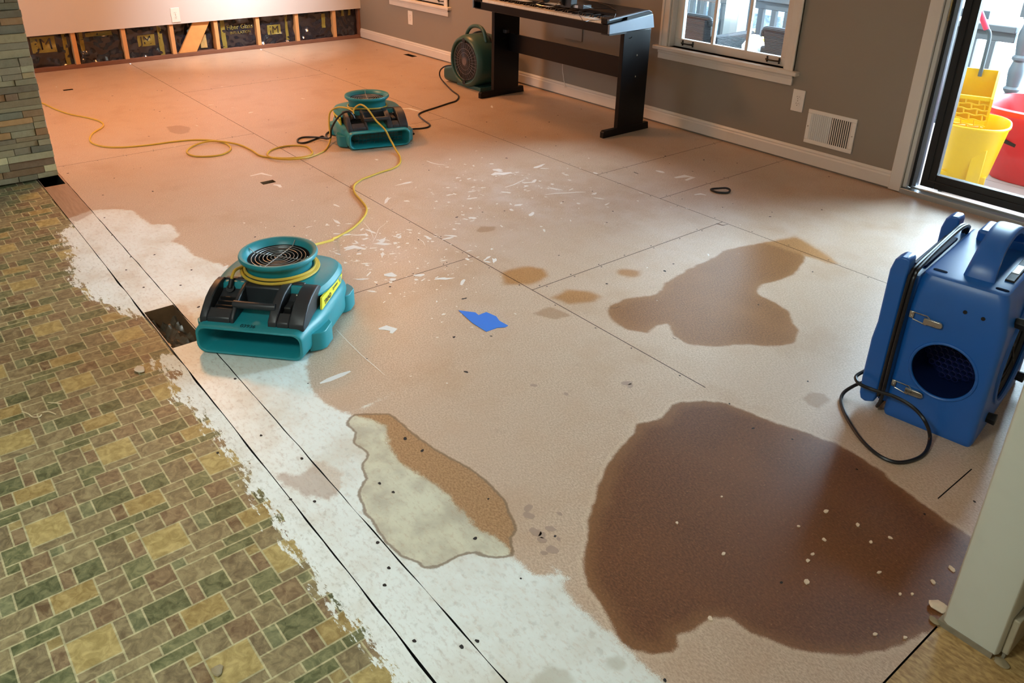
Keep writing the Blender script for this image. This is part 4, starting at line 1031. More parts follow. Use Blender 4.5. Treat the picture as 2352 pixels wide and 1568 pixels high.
for q in (0.032, 0.068, 0.10, 0.145): b.torus((0, 0.011, 0.214), (0, 1, 0), q, 0.0018, 44, 5)
b.cyl((0, 0.013, 0.214), (0, 0.008, 0.214), 0.028, n=24)
b.build('inlet_grille', [WIRED], g)
b = MB()
for s in (-1, 1): MB().cyl((0, 0.008, 0.214+s*0.163), (0, 0.001, 0.214+s*0.163), 0.02, n=16).build('grille_tab', [BLACKM], g)
MB().tube(spline([(-0.135, 0.13, 0.37), (-0.125, 0.13, 0.41), (-0.08, 0.13, 0.455), (-0.02, 0.13, 0.475), (0.05, 0.13, 0.473), (0.10, 0.13, 0.44), (0.125, 0.13, 0.37)], 6), 0.0145, 12).build('handle', [GREEN], g)
MB().tube(spline([(-0.12, 0.17, 0.39), (-0.06, 0.175, 0.418), (0.02, 0.18, 0.43), (0.1, 0.175, 0.41), (0.14, 0.17, 0.37)], 5), 0.007, 8).build('cord_wrap', [BCORD], g)
T = Matrix.Translation((0, 0.09, 0.214)) @ Matrix.Rotation(RAD(-42), 4, 'Y')
MB().box((-0.015, -0.018, 0.2035), (0.015, 0.018, 0.2075), T=T).build('sticker', [WHITEP], g)
pts = [at(1050, 150, 0.30)*0+Vector((-5.38, 3.86, 0.15)), Vector((-5.46, 3.78, 0.145)), Vector((-5.53, 3.76, 0.10)), Vector((-5.545, 3.765, 0.04))] + cordpts(1024,194,0.006, 1039,209,Rz, 1053,220,Rz, 1048,231,Rz, 1028,238,Rz, 1001,247,Rz, 976,255,Rz, 962,262,Rz, 965,269,Rz, 976,278,Rz, 987,286,Rz, 982,292,Rz, 966,295,Rz, 946,297,Rz)
pts += [fl0(0.275, 0.22, 0.006), fl0(0.26, 0.45, 0.006), fl0(0.10, 0.55, 0.006), fl0(-0.12, 0.545, 0.006), fl0(-0.25, 0.42, 0.006), fl0(-0.275, 0.30, 0.006)]
pts += cordpts(741,313,Rz, 730,317,Rz, 703,327,Rz, 686,327,Rz, 684,320,Rz, 698,315,Rz, 725,315,0.012) + [fl0(-0.27, 0.22, 0.03), fl0(-0.265, 0.17, 0.10), fl0(-0.235, 0.13, 0.17), fl0(-0.19, 0.115, 0.212), fl0(-0.155, 0.115, 0.212), fl0(-0.135, 0.11, 0.19), fl0(-0.13, 0.10, 0.172)]
tag(MB().tube(spline(pts, 7), 0.0058, 8).build('power_cord', [BCORD]), 'black cord snaking over the floor from the dark green blower to the far air mover', 'cord')

# ------------------------------------------------------------------ blue air scrubber
s = thing('air_scrubber', 'blue portable air scrubber with round dark port and coiled black cord on the right', 'air scrubber', (-0.631, 2.279, 0), RAD(8))
def rz_(x0, x1, y0, y1, z, rd): return rrect(x0, x1, y0, y1, rd, 5, z, 'xy')
def cut(o, cutters):
    for c in cutters:
        c.location = (0, 0, 0); md = o.modifiers.new('cut', 'BOOLEAN'); md.object = c; md.operation = 'DIFFERENCE'; md.solver = 'EXACT'
        c.parent = o.parent
    bpy.context.view_layer.update()
    dg = bpy.context.evaluated_depsgraph_get(); me = bpy.data.meshes.new_from_object(o.evaluated_get(dg))
    o.modifiers.clear(); o.data = me; me.name = o.name
    for c in cutters: bpy.data.objects.remove(c)
    return o
DEP = 0.52
b = MB(); b.loft([rz_(-0.252, -0.004, 0.004, DEP-.004, 0.0, 0.014), rz_(-0.256, 0.0, 0.0, DEP, 0.012, 0.018), rz_(-0.256, 0.0, 0.0, DEP, 0.03, 0.02), rz_(-0.256, -0.001, 0.0, DEP, 0.375, 0.022), rz_(-0.254, -0.012, 0.004, DEP, 0.43, 0.024), rz_(-0.25, -0.020, 0.010, DEP-.01, 0.470, 0.026), rz_(-0.245, -0.027, 0.018, DEP-.018, 0.484, 0.026), rz_(-0.238, -0.034, 0.026, DEP-.026, 0.488, 0.024)], 0)
body = b.build('cabinet', [BLUE], s)
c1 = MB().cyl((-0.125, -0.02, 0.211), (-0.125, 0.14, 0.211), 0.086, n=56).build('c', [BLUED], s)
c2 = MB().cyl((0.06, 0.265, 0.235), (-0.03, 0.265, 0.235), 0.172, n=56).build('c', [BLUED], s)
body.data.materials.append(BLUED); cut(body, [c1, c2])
body.data.set_sharp_from_angle(angle=RAD(30))
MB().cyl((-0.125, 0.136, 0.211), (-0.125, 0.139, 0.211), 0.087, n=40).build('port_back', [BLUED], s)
b = MB(); b.torus((-0.125, 0.001, 0.211), (0, 1, 0), 0.0895, 0.0052, 56, 8); b.build('port_rim', [BLUE], s)
b = MB()
for i in range(-4, 5):
    for j in range(-4, 5):
        if (i*i+j*j) < 18: b.torus((-0.125+i*0.018+(j % 2)*0.009, 0.10, 0.211+j*0.016), (0, 1, 0), 0.009, 0.0013, 6, 4)
b.build('port_mesh', [MAT('port_mesh_blue', C(30, 36, 90), 0.4)], s)
b = MB(); b.cyl((-0.026, 0.265, 0.235), (-0.022, 0.265, 0.235), 0.172, n=48); b.build('filter_panel', [MAT('grey_filter', C(104, 104, 100), 0.7, var=0.2, scale=60)], s)
b = MB()
for q in (0.168, 0.146, 0.128, 0.10): b.torus((-0.012, 0.265, 0.235), (1, 0, 0), q, 0.0042, 56, 6)
for a in (45, 135):
    b.tube([(-0.012, 0.265-0.168*cos(RAD(a)), 0.235-0.168*sin(RAD(a))), (-0.012, 0.265+0.168*cos(RAD(a)), 0.235+0.168*sin(RAD(a)))], 0.004, 6)
b.build('filter_guard', [BLACKM], s)
b = MB(); b.torus((0.0, 0.265, 0.235), (1, 0, 0), 0.178, 0.008, 56, 8); b.build('side_rim', [BLUE], s)
for y, z in ((0.10, 0.385), (0.118, 0.055), (0.44, 0.385), (0.44, 0.055)):
    MB().cyl((-0.004, y, z), (0.024, y, z), 0.016, 0.019, n=6).build('knob', [BLACKM], s, bevel=0.002)
# cord-wrap back plate with two ribs
b = MB(); b.box((-0.285, 0.02, 0.03), (-0.25, DEP-.02, 0.468)); b.build('back_plate', [BLUE], s, bevel=0.006)
TY = Matrix(((1, 0, 0, 0), (0, 0, -1, 0), (0, 1, 0, 0), (0, 0, 0, 1)))
def rib(y0, y1):
    p = [(-0.332, 0.045), (-0.326, 0.025), (-0.31, 0.02), (-0.285, 0.03), (-0.281, 0.06), (-0.281, 0.515), (-0.289, 0.523), (-0.309, 0.523), (-0.322, 0.510), (-0.330, 0.475), (-0.329, 0.30), (-0.335, 0.24), (-0.335, 0.10)]
    b = MB(); b.prism(p, -y1, -y0, 0, TY); return b.build('wrap_rib', [BLUE], s, bevel=0.005)
rib(-0.006, 0.052); rib(DEP-0.075, DEP-0.012)
MB().box((-0.322, 0.03, 0.06), (-0.29, DEP-0.05, 0.43)).build('back_cover', [BLUE], s, bevel=0.008)
b = MB(); b.box((-0.30, 0.10, 0.462), (-0.262, DEP-0.12, 0.474)); b.build('wrap_bridge', [STEEL if False else BLUED], s, bevel=0.003)
# arched handle
b = MB(); arc = spline([(0, 0.085, 0.468), (0, 0.105, 0.515), (0, 0.15, 0.558), (0, 0.215, 0.582), (0, 0.29, 0.583), (0, 0.35, 0.563), (0, 0.395, 0.525), (0, 0.41, 0.47)], 6)
rings = []
for i, p in enumerate(arc):
    t = (arc[min(i+1, len(arc)-1)]-arc[max(i-1, 0)]).normalized(); nn = Vector((0, -t.z, t.y)); w = 0.034 + 0.012*(abs(i/(len(arc)-1)-0.5)*2)**3
    q = []
    for k in range(16):
        a = 2*pi*k/16; cx = (abs(cos(a))**0.5)*(1 if cos(a) > 0 else -1); cz = (abs(sin(a))**0.5)*(1 if sin(a) > 0 else -1)
        q.append(Vector((-0.118+w*cx, p.y, p.z))+nn*(0.0135*cz))
    rings.append(q)
b.loft(rings, 0); b.build('handle', [BLUE], s)
b = MB(); b.box((-0.212, 0.385, 0.47), (-0.03, DEP-.015, 0.522)); b.build('top_block', [BLUE], s, bevel=0.010, seg=3)
MB().box((-0.062, 0.12, 0.486), (-0.038, 0.36, 0.494)).build('control_panel', [BLACKM], s, bevel=0.002)
MB().box((-0.060, 0.18, 0.494), (-0.042, 0.25, 0.4955)).build('panel_sticker', [WHITEP], s)
SLOTN = MAT('navy_slot_shade', C(10, 22, 50), 0.9, spec=0.05)
def slot(x, y, z, lx, ly):
    b = MB(); P = [(x+(lx if c > 0 else -lx)+ly*cos(a)*0, 0) for c, a in ()]
    pts = []
    for k in range(9): a = RAD(-90+180*k/8); pts.append((x+lx+ly*cos(a), y+ly*sin(a)))
    for k in range(9): a = RAD(90+180*k/8); pts.append((x-lx+ly*cos(a), y+ly*sin(a)))
    b.prism(pts, z-0.002, z+0.0009); return b.build('slot_shade_plate', [SLOTN], s)  # dark plates laid on the cabinet, coloured as the shade inside slots
slot(-0.213, 0.060, 0.4885, 0.012, 0.007); slot(-0.05, 0.052, 0.4885, 0.010, 0.007); slot(-0.155, 0.475, 0.5225, 0.014, 0.007)
for x, z in ((-0.113, 0.413), (-0.066, 0.410)): MB().cyl((x, 0.006, z), (x, 0.0005, z), 0.0055, n=12).build('screw_hole', [SLOTD], s)
for zz in (0.358, 0.119):
    l = MB(); l.box((-0.250, -0.004, zz-0.011), (-0.236, 0.001, zz+0.011)); lt = l.build('latch', [STEEL], s, bevel=0.0015)
    q = MB(); q.tube([(-0.237, -0.006, zz+0.011), (-0.200, -0.009, zz+0.012), (-0.192, -0.009, zz+0.006), (-0.192, -0.009, zz-0.012), (-0.200, -0.009, zz-0.016), (-0.237, -0.006, zz-0.011)], 0.0016, 6, closed=True); q.build('latch_loop', [STEEL], lt)
    q = MB(); q.prism([(-0.207, -0.0125), (-0.165, -0.0125), (-0.158, -0.0105), (-0.155, -0.004), (-0.158, 0.0045), (-0.165, 0.0065), (-0.207, 0.0065)], 0.004, 0.012, 0, Matrix(((1, 0, 0, 0), (0, 0, -1, 0), (0, 1, 0, zz-0.002), (0, 0, 0, 1))))
    q.build('latch_lever', [STEEL], lt, bevel=0.0015)
    q = MB(); q.cyl((-0.243, -0.004, zz+0.005), (-0.243, -0.006, zz+0.005), 0.0028, n=10); q.cyl((-0.243, -0.004, zz-0.005), (-0.243, -0.006, zz-0.005), 0.0028, n=10); q.build('latch_rivets', [STEEL], lt)
for x, y in ((-0.03, DEP-0.06), (-0.03, 0.06)): MB().cyl((x, y, -0.0), (x, y, 0.004), 0.02, n=14).build('foot', [BLACKM], s)
# cord wrapped round the plate and trailing on the floor
wrap = []
for k, off in enumerate((0.0, 0.011)):
    x = -0.275+off
    wrap += [(x, -0.008-0.002*k, 0.06), (x, -0.010-0.002*k, 0.25), (x+0.002, -0.008, 0.44), (x+0.002, 0.004, 0.478), (x+.003, 0.03, 0.492), (x+.004, 0.18, 0.50+0.006*k), (x+.006, 0.33, 0.508+0.006*k), (x+.01, 0.40, 0.515), (x+.012, 0.455, 0.50), (x+.006, 0.475, 0.46), (x, 0.49, 0.3), (x, 0.49, 0.06), (x, 0.46, 0.02), (x, 0.25, 0.014), (x, 0.02, 0.014)]
wrap[-1] = (-0.27, 0.02, 0.02)
MB().tube(spline(wrap[:-2]+[(-0.264, 0.3, 0.014)], 5), 0.0056, 8).build('power_cord_wrap', [BCORD], s)
tail = [Vector(s.matrix_world @ Vector((0, 0, 0)))]
def fr(u, v, dy):                             # point just in front of the cabinet's front face
    n = Matrix.Rotation(RAD(8), 3, 'Z') @ Vector((0, 1, 0)); d = ray(u, v); o = Vector((0, 0, CAMZ))
    return o + d*(((s.location-o).dot(n)+dy)/d.dot(n))
tail = [at(2003, 843, 0.10), at(1985, 852, 0.105), at(1966, 865, 0.10), at(1974, 881, 0.095), fr(2003, 894, -0.035), fr(2058, 912, -0.04), fr(2098, 936, -0.05), fr(2125, 968, -0.07), at(2136, 1003, 0.02), at(2126, 1038, 0.006), at(2098, 1056, 0.006), at(2058, 1061, 0.006), at(2018, 1045, 0.006), at(1979, 1010, 0.006), at(1947, 962, 0.006), at(1932, 925, 0.006), at(1937, 903, 0.012), at(1959, 887, 0.03), at(1984, 877, 0.045), at(2006, 874, 0.05)]
bpy.context.view_layer.update()
MB().tube(W(s, spline(tail, 8)), 0.0056, 8).build('power_cord', [BCORD], s)

# ------------------------------------------------------------------ keyboard on its stand
st = thing('keyboard_stand', 'black laminate keyboard stand with two panel legs and a cross board along the window wall', 'stand', (-4.235, 3.9, 0))
X0, X1 = -4.912+4.235, -3.559+4.235
for xa, xb in ((X0, X0+0.033), (X1-0.033, X1)):
    MB().box((xa, -0.09, 0.045), (xb, 0.155, 0.664)).build('leg_panel', [BLACKL], st, bevel=0.002)
    b = MB(); b.prism([(-0.215, 0.0), (0.215, 0.0), (0.207, 0.048), (-0.205, 0.048), (-0.215, 0.038)], xa, xb, 0, Matrix(((0, 0, 1, 0), (1, 0, 0, 0), (0, 1, 0, 0), (0, 0, 0, 1)))); b.build('foot', [BLACKL], st, bevel=0.003)
MB().box((X0+0.033, 0.05, 0.335), (X1-0.033, 0.068, 0.468)).build('cross_board', [BLACKL], st, bevel=0.0015)
for z in (0.507, 0.372): MB().cyl((X1, 0.04, z), (X1+0.002, 0.04, z), 0.006, n=12).build('bolt_cap', [STEEL], st)
MB().box((X0+0.033, -0.01, 0.475), (X0+0.075, 0.02, 0.50)).build('bracket', [BLACKP], st, bevel=0.003)

kb = thing('digital_keyboard', 'black digital piano with silver end caps resting on the black stand', 'keyboard', (-4.222, 3.83, 0.672))
L0, L1 = -4.925+4.222, -3.524+4.222
PX_ = Matrix(((0, 0, 1, 0), (1, 0, 0, 0), (0, 1, 0, 0), (0, 0, 0, 1)))
prof = [(-0.185, -0.006), (0.195, 0.002), (0.215, 0.012), (0.195, 0.10), (0.165, 0.112), (-0.03, 0.092), (-0.035, 0.055), (-0.185, 0.048)]
b = MB(); b.prism(prof, L0+0.02, L1-0.012, 0, PX_); b.box((L0, -0.185, 0.0), (L0+0.10, 0.19, 0.055)); b.build('case', [BLACKL], kb, bevel=0.003)
b = MB(); b.prism([(-0.185, 0.05), (0.165, 0.076), (0.168, 0.108), (-0.185, 0.084)], L1-0.085, L1-0.03, 0, PX_); b.build('cheek_block', [BLACKL], kb, bevel=0.003); b = MB(); b.prism([(-0.185, 0.045), (0.165, 0.07), (0.168, 0.108), (-0.185, 0.076)], L0+0.03, L0+0.095, 0, PX_); b.build('cheek_block', [BLACKL], kb, bevel=0.003)
for xa, xb in ((L1-0.014, L1), (L0-0.0, L0+0.014)):
    b = MB(); b.prism([(-0.192, -0.003), (0.212, 0.004), (0.19, 0.088), (-0.192, 0.052)], xa, xb, 0, PX_); b.build('end_cap', [SILVER], kb, bevel=0.0015)
b = MB(); b.prism([(-0.185, 0.074), (0.168, 0.106), (0.168, 0.112), (-0.185, 0.082)], L1-0.03, L1-0.012, 0, PX_); b.build('end_trim', [SILVER], kb)
MB().box((L1-0.09, -0.17, -0.016), (L1-0.02, -0.02, -0.002)).build('underside_box', [BLACKP], kb)
K0, K1 = -4.822+4.222, -3.603+4.222; kw = (K1-K0)/52
wk = MB().box((0, -0.178, 0.045), (kw-0.0009, -0.035, 0.066)).build('white_key', [IVORY], kb, bevel=0.001)
bk = MB().prism([(-0.128, 0.064), (-0.035, 0.064), (-0.035, 0.079), (-0.120, 0.078)], 0, 0.0115, 0, PX_).build('black_key', [KEYB], kb, bevel=0.001)
first = True
for k in range(52):
    o = wk if k == 0 else wk.copy()
    if k: COL.objects.link(o)
    o.parent = kb; o.location = (K0+k*kw, 0, 0)
for k in range(51):
    if (k % 7) in (1, 4): continue                       # A0 start: no sharp after B and E
    o = bk if first else bk.copy()
    if not first: COL.objects.link(o)
    first = False; o.parent = kb; o.location = (K0+(k+1)*kw-0.0057, 0, 0)
MB().tube(spline([(L1-0.05, 0.0, -0.012), (L1-0.04, 0.02, -0.045), (L1-0.03, 0.04, -0.05), (L1-0.06, 0.085, -0.02), (L1-0.05, 0.12, 0.0)], 5), 0.0025, 6).build('pedal_lead', [BCORD], kb)

def onkb(u, v, dz=0.0):                      # place things on the keyboard's sloping top
    p = at(u, v, 0.775+dz); return p
TOPZ = 0.78
p = at(1170, 6, TOPZ)
def sheet(u, v, w, d, rz, label, z=TOPZ+0.003, mat=PAPER):
    p = at(u, v, z); r = MB().box((-w/2, -d/2, 0), (w/2, d/2, 0.002)).build('paper_sheet', [mat], loc=p, rotz=RAD(rz)); return tag(r, label, 'paper')
o = sheet(1198, 1, 0.16, 0.05, 4, 'white paper sheet near the left end of the keyboard top')
o = sheet(1272, 9, 0.11, 0.06, 8, 'pale blue white paper sheet beside the silver headband on the keyboard')
p = at(1306, 16, TOPZ); bx = thing('black_box', 'small black box with a white card lying on top, on the keyboard', 'box', p, RAD(5))
MB().box((-0.045, -0.03, 0.0), (0.045, 0.03, 0.06)).build('box_body', [BLACKP], bx, bevel=0.003)
tag(MB().box((-0.035, -0.022, 0), (0.04, 0.022, 0.003)).build('white_card', [CARD], loc=(p[0], p[1], p[2]+0.0605), rotz=RAD(12)), 'white card lying on the small black box', 'card')
p = at(1330, 18, TOPZ); ro = thing('slim_device', 'slim silver fronted device right of the small black box on the keyboard', 'device', p, RAD(4))
MB().box((-0.05, -0.03, 0), (0.06, 0.05, 0.022)).build('device_body', [BLACKP], ro, bevel=0.002); MB().box((-0.05, -0.0325, 0.003), (0.02, -0.030, 0.019)).build('front_strip', [ALU], ro)
hp = at(1258, 14, TOPZ); hd = thing('headphones', 'headphones with a thin silver headband lying on the keyboard', 'headphones', hp, 0)
MB().tube(spline([(-0.085, 0.05, 0.03), (-0.09, 0.0, 0.012), (-0.07, -0.035, 0.006), (0.0, -0.045, 0.005), (0.07, -0.035, 0.008), (0.085, 0.0, 0.02), (0.088, 0.04, 0.045)], 6), 0.0028, 8).build('headband', [STEEL], hd)
for sx in (-0.088, 0.088): MB().cyl((sx-0.012, 0.06, 0.04), (sx+0.012, 0.06, 0.04), 0.032, n=20).build('ear_cup', [BLACKM], hd, bevel=0.004)
p = at(1360, 8, TOPZ); lc = thing('loose_cable', 'thin black cable curling over the right half of the keyboard top', 'cable', p)
cp = [at(1340, 12, TOPZ+.03), at(1362, 19, TOPZ+0.004), at(1385, 20, TOPZ+.004), at(1400, 20, TOPZ+.004), at(1415, 24, TOPZ-.005), at(1400, 14, TOPZ+.008), at(1375, 6, TOPZ+.012)]
MB().tube(local(lc, spline(cp, 6)), 0.0026, 6).build('cable', [BCORD], lc)
p = at(1345, 48, 0.742); lc = thing('lead_wire', 'thin dark wire looped over the white keys near the right end', 'wire', p)
cp = [at(1331, 10, TOPZ+.02), at(1331, 24, 0.77), at(1328, 30, 0.768), at(1335, 41, 0.752), at(1342, 49, 0.741), at(1355, 47, 0.742), at(1370, 46, 0.745), at(1382, 45, 0.75), at(1408, 42, 0.764), at(1414, 32, 0.785)]
MB().tube(local(lc, spline(cp, 6)), 0.0018, 6).build('wire', [BCORD], lc)
p = at(1378, -6, TOPZ); mb = thing('speaker_box', 'black desktop speaker at the back of the keyboard top', 'speaker', p, RAD(3))
MB().box((-0.13, -0.03, 0), (0.05, 0.05, 0.14)).build('cabinet', [BLACKP], mb, bevel=0.006); MB().cyl((0.06, 0.0, 0.02), (0.075, 0.0, 0.02), 0.02, n=16).build('knob', [ALU], mb)

# ------------------------------------------------------------------ small loose things on the floor
tp = F(1053,713, 1092,718, 1099,724, 1117,717, 1140,727, 1147,737, 1167,748, 1160,752, 1142,753, 1117,762, 1085,742)
cx = sum(p.x for p in tp)/len(tp); cy = sum(p.y for p in tp)/len(tp)
tp = [(p.x-cx, p.y-cy) for p in tp][::-1]
ar = sum(tp[i][0]*tp[(i+1) % len(tp)][1]-tp[(i+1) % len(tp)][0]*tp[i][1] for i in range(len(tp)))
if ar < 0: tp = tp[::-1]
b = MB(); b.prism(tp, 0.0003, 0.0016); q = MB()
o = b.build('tape_patch', [TAPE], loc=(cx, cy, 0)); tag(o, 'torn patch of blue painter tape stuck to the middle of the floor', 'tape')
p = at(1654, 440); rg = MB(); loop = spline([(-0.045, 0.02, 0.006), (-0.03, -0.02, 0.006), (0.0, -0.032, 0.006), (0.035, -0.028, 0.006), (0.05, -0.006, 0.012), (0.035, 0.012, 0.016), (0.0, 0.02, 0.012)], 6, True)
rg.tube(loop, 0.0055, 8, closed=True); tag(rg.build('loop_clip', [BLACKM], loc=(p.x, p.y, 0), rotz=RAD(52)), 'black D-shaped loop lying on the floor in front of the vent', 'loop')
CHIP = MAT('plaster_chip', C(226, 206, 180), 0.8, var=0.12, scale=60)
chips = []
for u, v, r_ in ((1856,1288,.007), (1893,1240,.006), (1970,1206,.006), (2044,1235,.006), (1852,1337,.009), (1866,1273,.005), (2143,1337,.007), (1897,1175,.008), (1631,1421,.007), (1555,1201,.005), (1662,1272,.006), (2019,1315,.005),
                 (2000,1245,.005), (2067,1365,.004), (2095,1365,.004), (2009,1457,.005), (2079,1465,.005), (2186,1307,.008), (1834,1209,.004), (1658,1141,.004)):
    p = at(u, v); n = 7; r_ *= 0.7; a0 = random.uniform(0, 6); e = random.uniform(1, 1.9)
    pts = [(r_*(0.75+0.5*random.random())*cos(a0+2*pi*i/n)*e, r_*(0.75+0.5*random.random())*sin(a0+2*pi*i/n)) for i in range(n)]
    b = MB(); b.prism(pts, 0.0, 0.0022+random.random()*0.001)
    tag(b.build('plaster_chip', [CHIP], loc=(p.x, p.y, 0.0002), rotz=random.uniform(0, 3)), 'small pale plaster chip lying on the big dark damp patch', 'chip', 'plaster chips on the damp patch')
for k, (u, v, L) in enumerate(((120, 1285-330, ''),)):
    pass
SH = MAT('pale_shaving', C(216, 200, 160), 0.7)
for k, (P, L) in enumerate((([(50, 945), (65, 950), (75, 957), (90, 957), (95, 952)], 'longer pale wood shaving curled on the patterned vinyl at the left'), ([(98, 947), (112, 945), (128, 951)], 'short pale shaving right of the curled one on the vinyl'),
                            ([(110, 924), (125, 925), (142, 927)], 'straight pale splinter on the vinyl just behind the curled shaving'))):
    q = [at(u, v, 0.003) for u, v in P]; o = thing('wood_shaving', L, 'shaving', q[0]); o2 = MB().tube(local(o, spline(q, 5)), 0.0016, 5).build('curl', [SH], o)
CR = MAT('mortar_crumb', C(150, 135, 105), 0.85, var=0.3)
for k, (u, v, r_, L) in enumerate(((2159, 1400, .017, 'pale crumbled plaster lump at the foot of the white post'), (2148, 1428, .010, 'smaller mortar crumb left of the white post corner'), (2300, 1527, .012, 'mortar crumb at the front corner of the white post'),
                                   (500, 1540, .012, 'brown crumb on the vinyl near the bottom edge'), (322, 852, .02, 'flat pale paint flake on the vinyl left of the air mover'))):
    p = at(u, v); b = MB(); b.sphere((0, 0, r_*0.35), r_, 12, sc=(1.3, 0.9, 0.10 if k == 4 else 0.36))
    for i, q in enumerate(b.v):
        kx = 1+0.5*mnoise.noise(Vector(q)*70+Vector((k*3, 0, 0))); b.v[i] = (q[0]*kx, q[1]*kx, max(0.0002, q[2]*kx))
    tag(b.build('plaster_crumb', [CHIP if k in (0, 4) else CR], loc=(p.x, p.y, 0)), L, 'crumb')
MB_ = MB().add([], [])

# ------------------------------------------------------------------ porch and yard outside
ZD = -0.16
b = MB()
for k in range(18): b.box((-7.5, YW+0.14+k*0.142, ZD-0.03), (1.5, YW+0.14+k*0.142+0.136, ZD))
struct(b.build('floor_porch', [DECK]))
b = MB(); b.box((-40, YW+0.2, -1.05), (30, 70, -1.0)); struct(b.build('ground', [SNOW]))
YR = 6.3
rl = thing('porch_railing', 'grey painted porch railing with square balusters behind the yellow mop bucket', 'railing', (-2.48, YR, ZD))
MB().box((-3.6, -0.045, 0.765), (0.235, 0.045, 0.81)).build('top_rail', [RAIL], rl, bevel=0.006); MB().box((-3.6, -0.02, 0.70), (0.235, 0.02, 0.765)).build('upper_rail', [RAIL], rl, bevel=0.004)
MB().box((-3.6, -0.03, 0.06), (0.235, 0.03, 0.10)).build('bottom_rail', [RAIL], rl, bevel=0.004)
k = 0; x = 0.10
while x > -3.5:
    MB().box((x-0.021, -0.021, 0.10), (x+0.021, 0.021, 0.70)).build('baluster', [RAIL], rl, bevel=0.002); x -= 0.127
ps = thing('railing_post', 'grey turned railing post at the right end of the porch railing', 'post', (-2.185, YR, ZD))
b = MB(); b.prism([(-.055, -.055), (.055, -.055), (.055, .055), (-.055, .055)], 0, 0.33); b.loft([rrect(-h, h, -h, h, 0.003, 2, z, 'xy') for h, z in ((0.055, 0.33), (0.03, 0.365))], 0)
b.lathe([(0.03, 0.36), (0.05, 0.385), (0.055, 0.40), (0.04, 0.415), (0.042, 0.43), (0.050, 0.50), (0.05, 0.53), (0.036, 0.585), (0.05, 0.60), (0.05, 0.615), (0.036, 0.63), (0.046, 0.70), (0.05, 0.76), (0.036, 0.83), (0.032, 0.86), (0.05, 0.87), (0.03, 0.89)], 24)
b.prism([(-.055, -.055), (.055, -.055), (.055, .055), (-.055, .055)], 0.88, 1.15); b.build('turned_shaft', [RAIL], ps)

bk_ = thing('mop_bucket', 'yellow mop bucket with a honeycomb wringer standing outside the glass door', 'mop bucket', (-1.90, 5.10, ZD), RAD(20))
def ov(z, rx, ry, n=36, sq=2.6):
    out = []
    for i in range(n):
        a = 2*pi*i/n; q = (abs(cos(a))**sq+abs(sin(a))**sq)**(-1/sq); out.append((rx*q*cos(a), ry*q*sin(a), z))
    return out
b = MB(); b.loft([ov(0.10, 0.125, 0.155), ov(0.11, 0.13, 0.16), ov(0.40, 0.172, 0.215), ov(0.412, 0.180, 0.224), ov(0.424, 0.180, 0.224), ov(0.426, 0.170, 0.212), ov(0.40, 0.164, 0.206), ov(0.13, 0.122, 0.15)], 0)
for s_ in (-1, 1):
    for yy in (-0.11, 0.11): b.box((s_*0.095-0.025, yy-0.03, 0.075), (s_*0.095+0.025, yy+0.03, 0.13))
b.box((0.02, -0.185, 0.10), (0.09, -0.15, 0.30)); b.build('tub', [YPLAST], bk_, bevel=0.004)
for s_ in (-1, 1):
    for yy in (-0.12, 0.12):
        q = MB(); q.cyl((s_*0.095-0.012, yy, 0.032), (s_*0.095+0.012, yy, 0.032), 0.032, n=20); q.box((s_*0.095-0.016, yy-0.012, 0.03), (s_*0.095+0.016, yy+0.012, 0.085)); q.build('caster', [BLACKP], bk_, bevel=0.002)
wr = MB(); TW = Matrix.Rotation(RAD(0), 4, 'Z')
wx0, wx1, wy = -0.19, 0.045, -0.10
def sidewall(xx):
    q = [(wy-0.035, 0.58), (wy-0.01, 0.605), (wy+0.06, 0.655), (wy+0.22, 0.705), (wy+0.22, 0.40), (wy+0.06, 0.36), (wy+0.015, 0.36)]
    wr.prism(q, xx-0.007, xx+0.007, 0, PX_)
sidewall(wx0); sidewall(wx1); wr.box((wx0, wy+0.205, 0.40), (wx1, wy+0.22, 0.70))
wr.box((wx0, wy-0.03, 0.565), (wx1, wy-0.008, 0.585)); wr.box((wx0, wy-0.01, 0.372), (wx1, wy+0.01, 0.388))
wr.box((wx0, wy+0.0, 0.36), (wx1, wy+0.21, 0.372))
nr = 6
for i in range(nr+1):
    t = i/nr; z = 0.385+0.185*t; y = wy-0.0-0.018*t
    P = [(wx0+(wx1-wx0)*j/12, y, z+(0.003 if (j+2*i) % 4 < 2 else -0.003)) for j in range(13)]
    wr.tube(spline(P, 2), 0.0045, 6)
    if i < nr:
        for j in range(4):
            x = wx0+(wx1-wx0)*(j+0.5*(i % 2)+0.15)/3.5
            if x < wx1-0.01: wr.tube([(x, y, z), (x-0.004, y-0.004, z+0.031)], 0.0042, 6)
wr.build('wringer', [YPLAST], bk_, bevel=0.0)
MB().tube(spline([(wx1-0.095, wy+0.19, 0.66), (wx1-0.095, wy+0.185, 0.80), (wx1-0.10, wy+0.18, 0.90), (wx1-0.125, wy+0.17, 0.935)], 5), 0.011, 10).build('lever', [RAIL], bk_)
MB().tube([(wx1-0.122, wy+0.17, 0.93), (wx1-0.18, wy+0.15, 1.03)], 0.016, 10).build('grip', [MAT('red_grip', C(220, 60, 90), 0.5)], bk_)
MB().box((wx0+0.02, wy+0.10, 0.42), (wx0+0.05, wy+0.18, 0.60)).build('wringer_plate', [WHITEP], bk_, bevel=0.004)

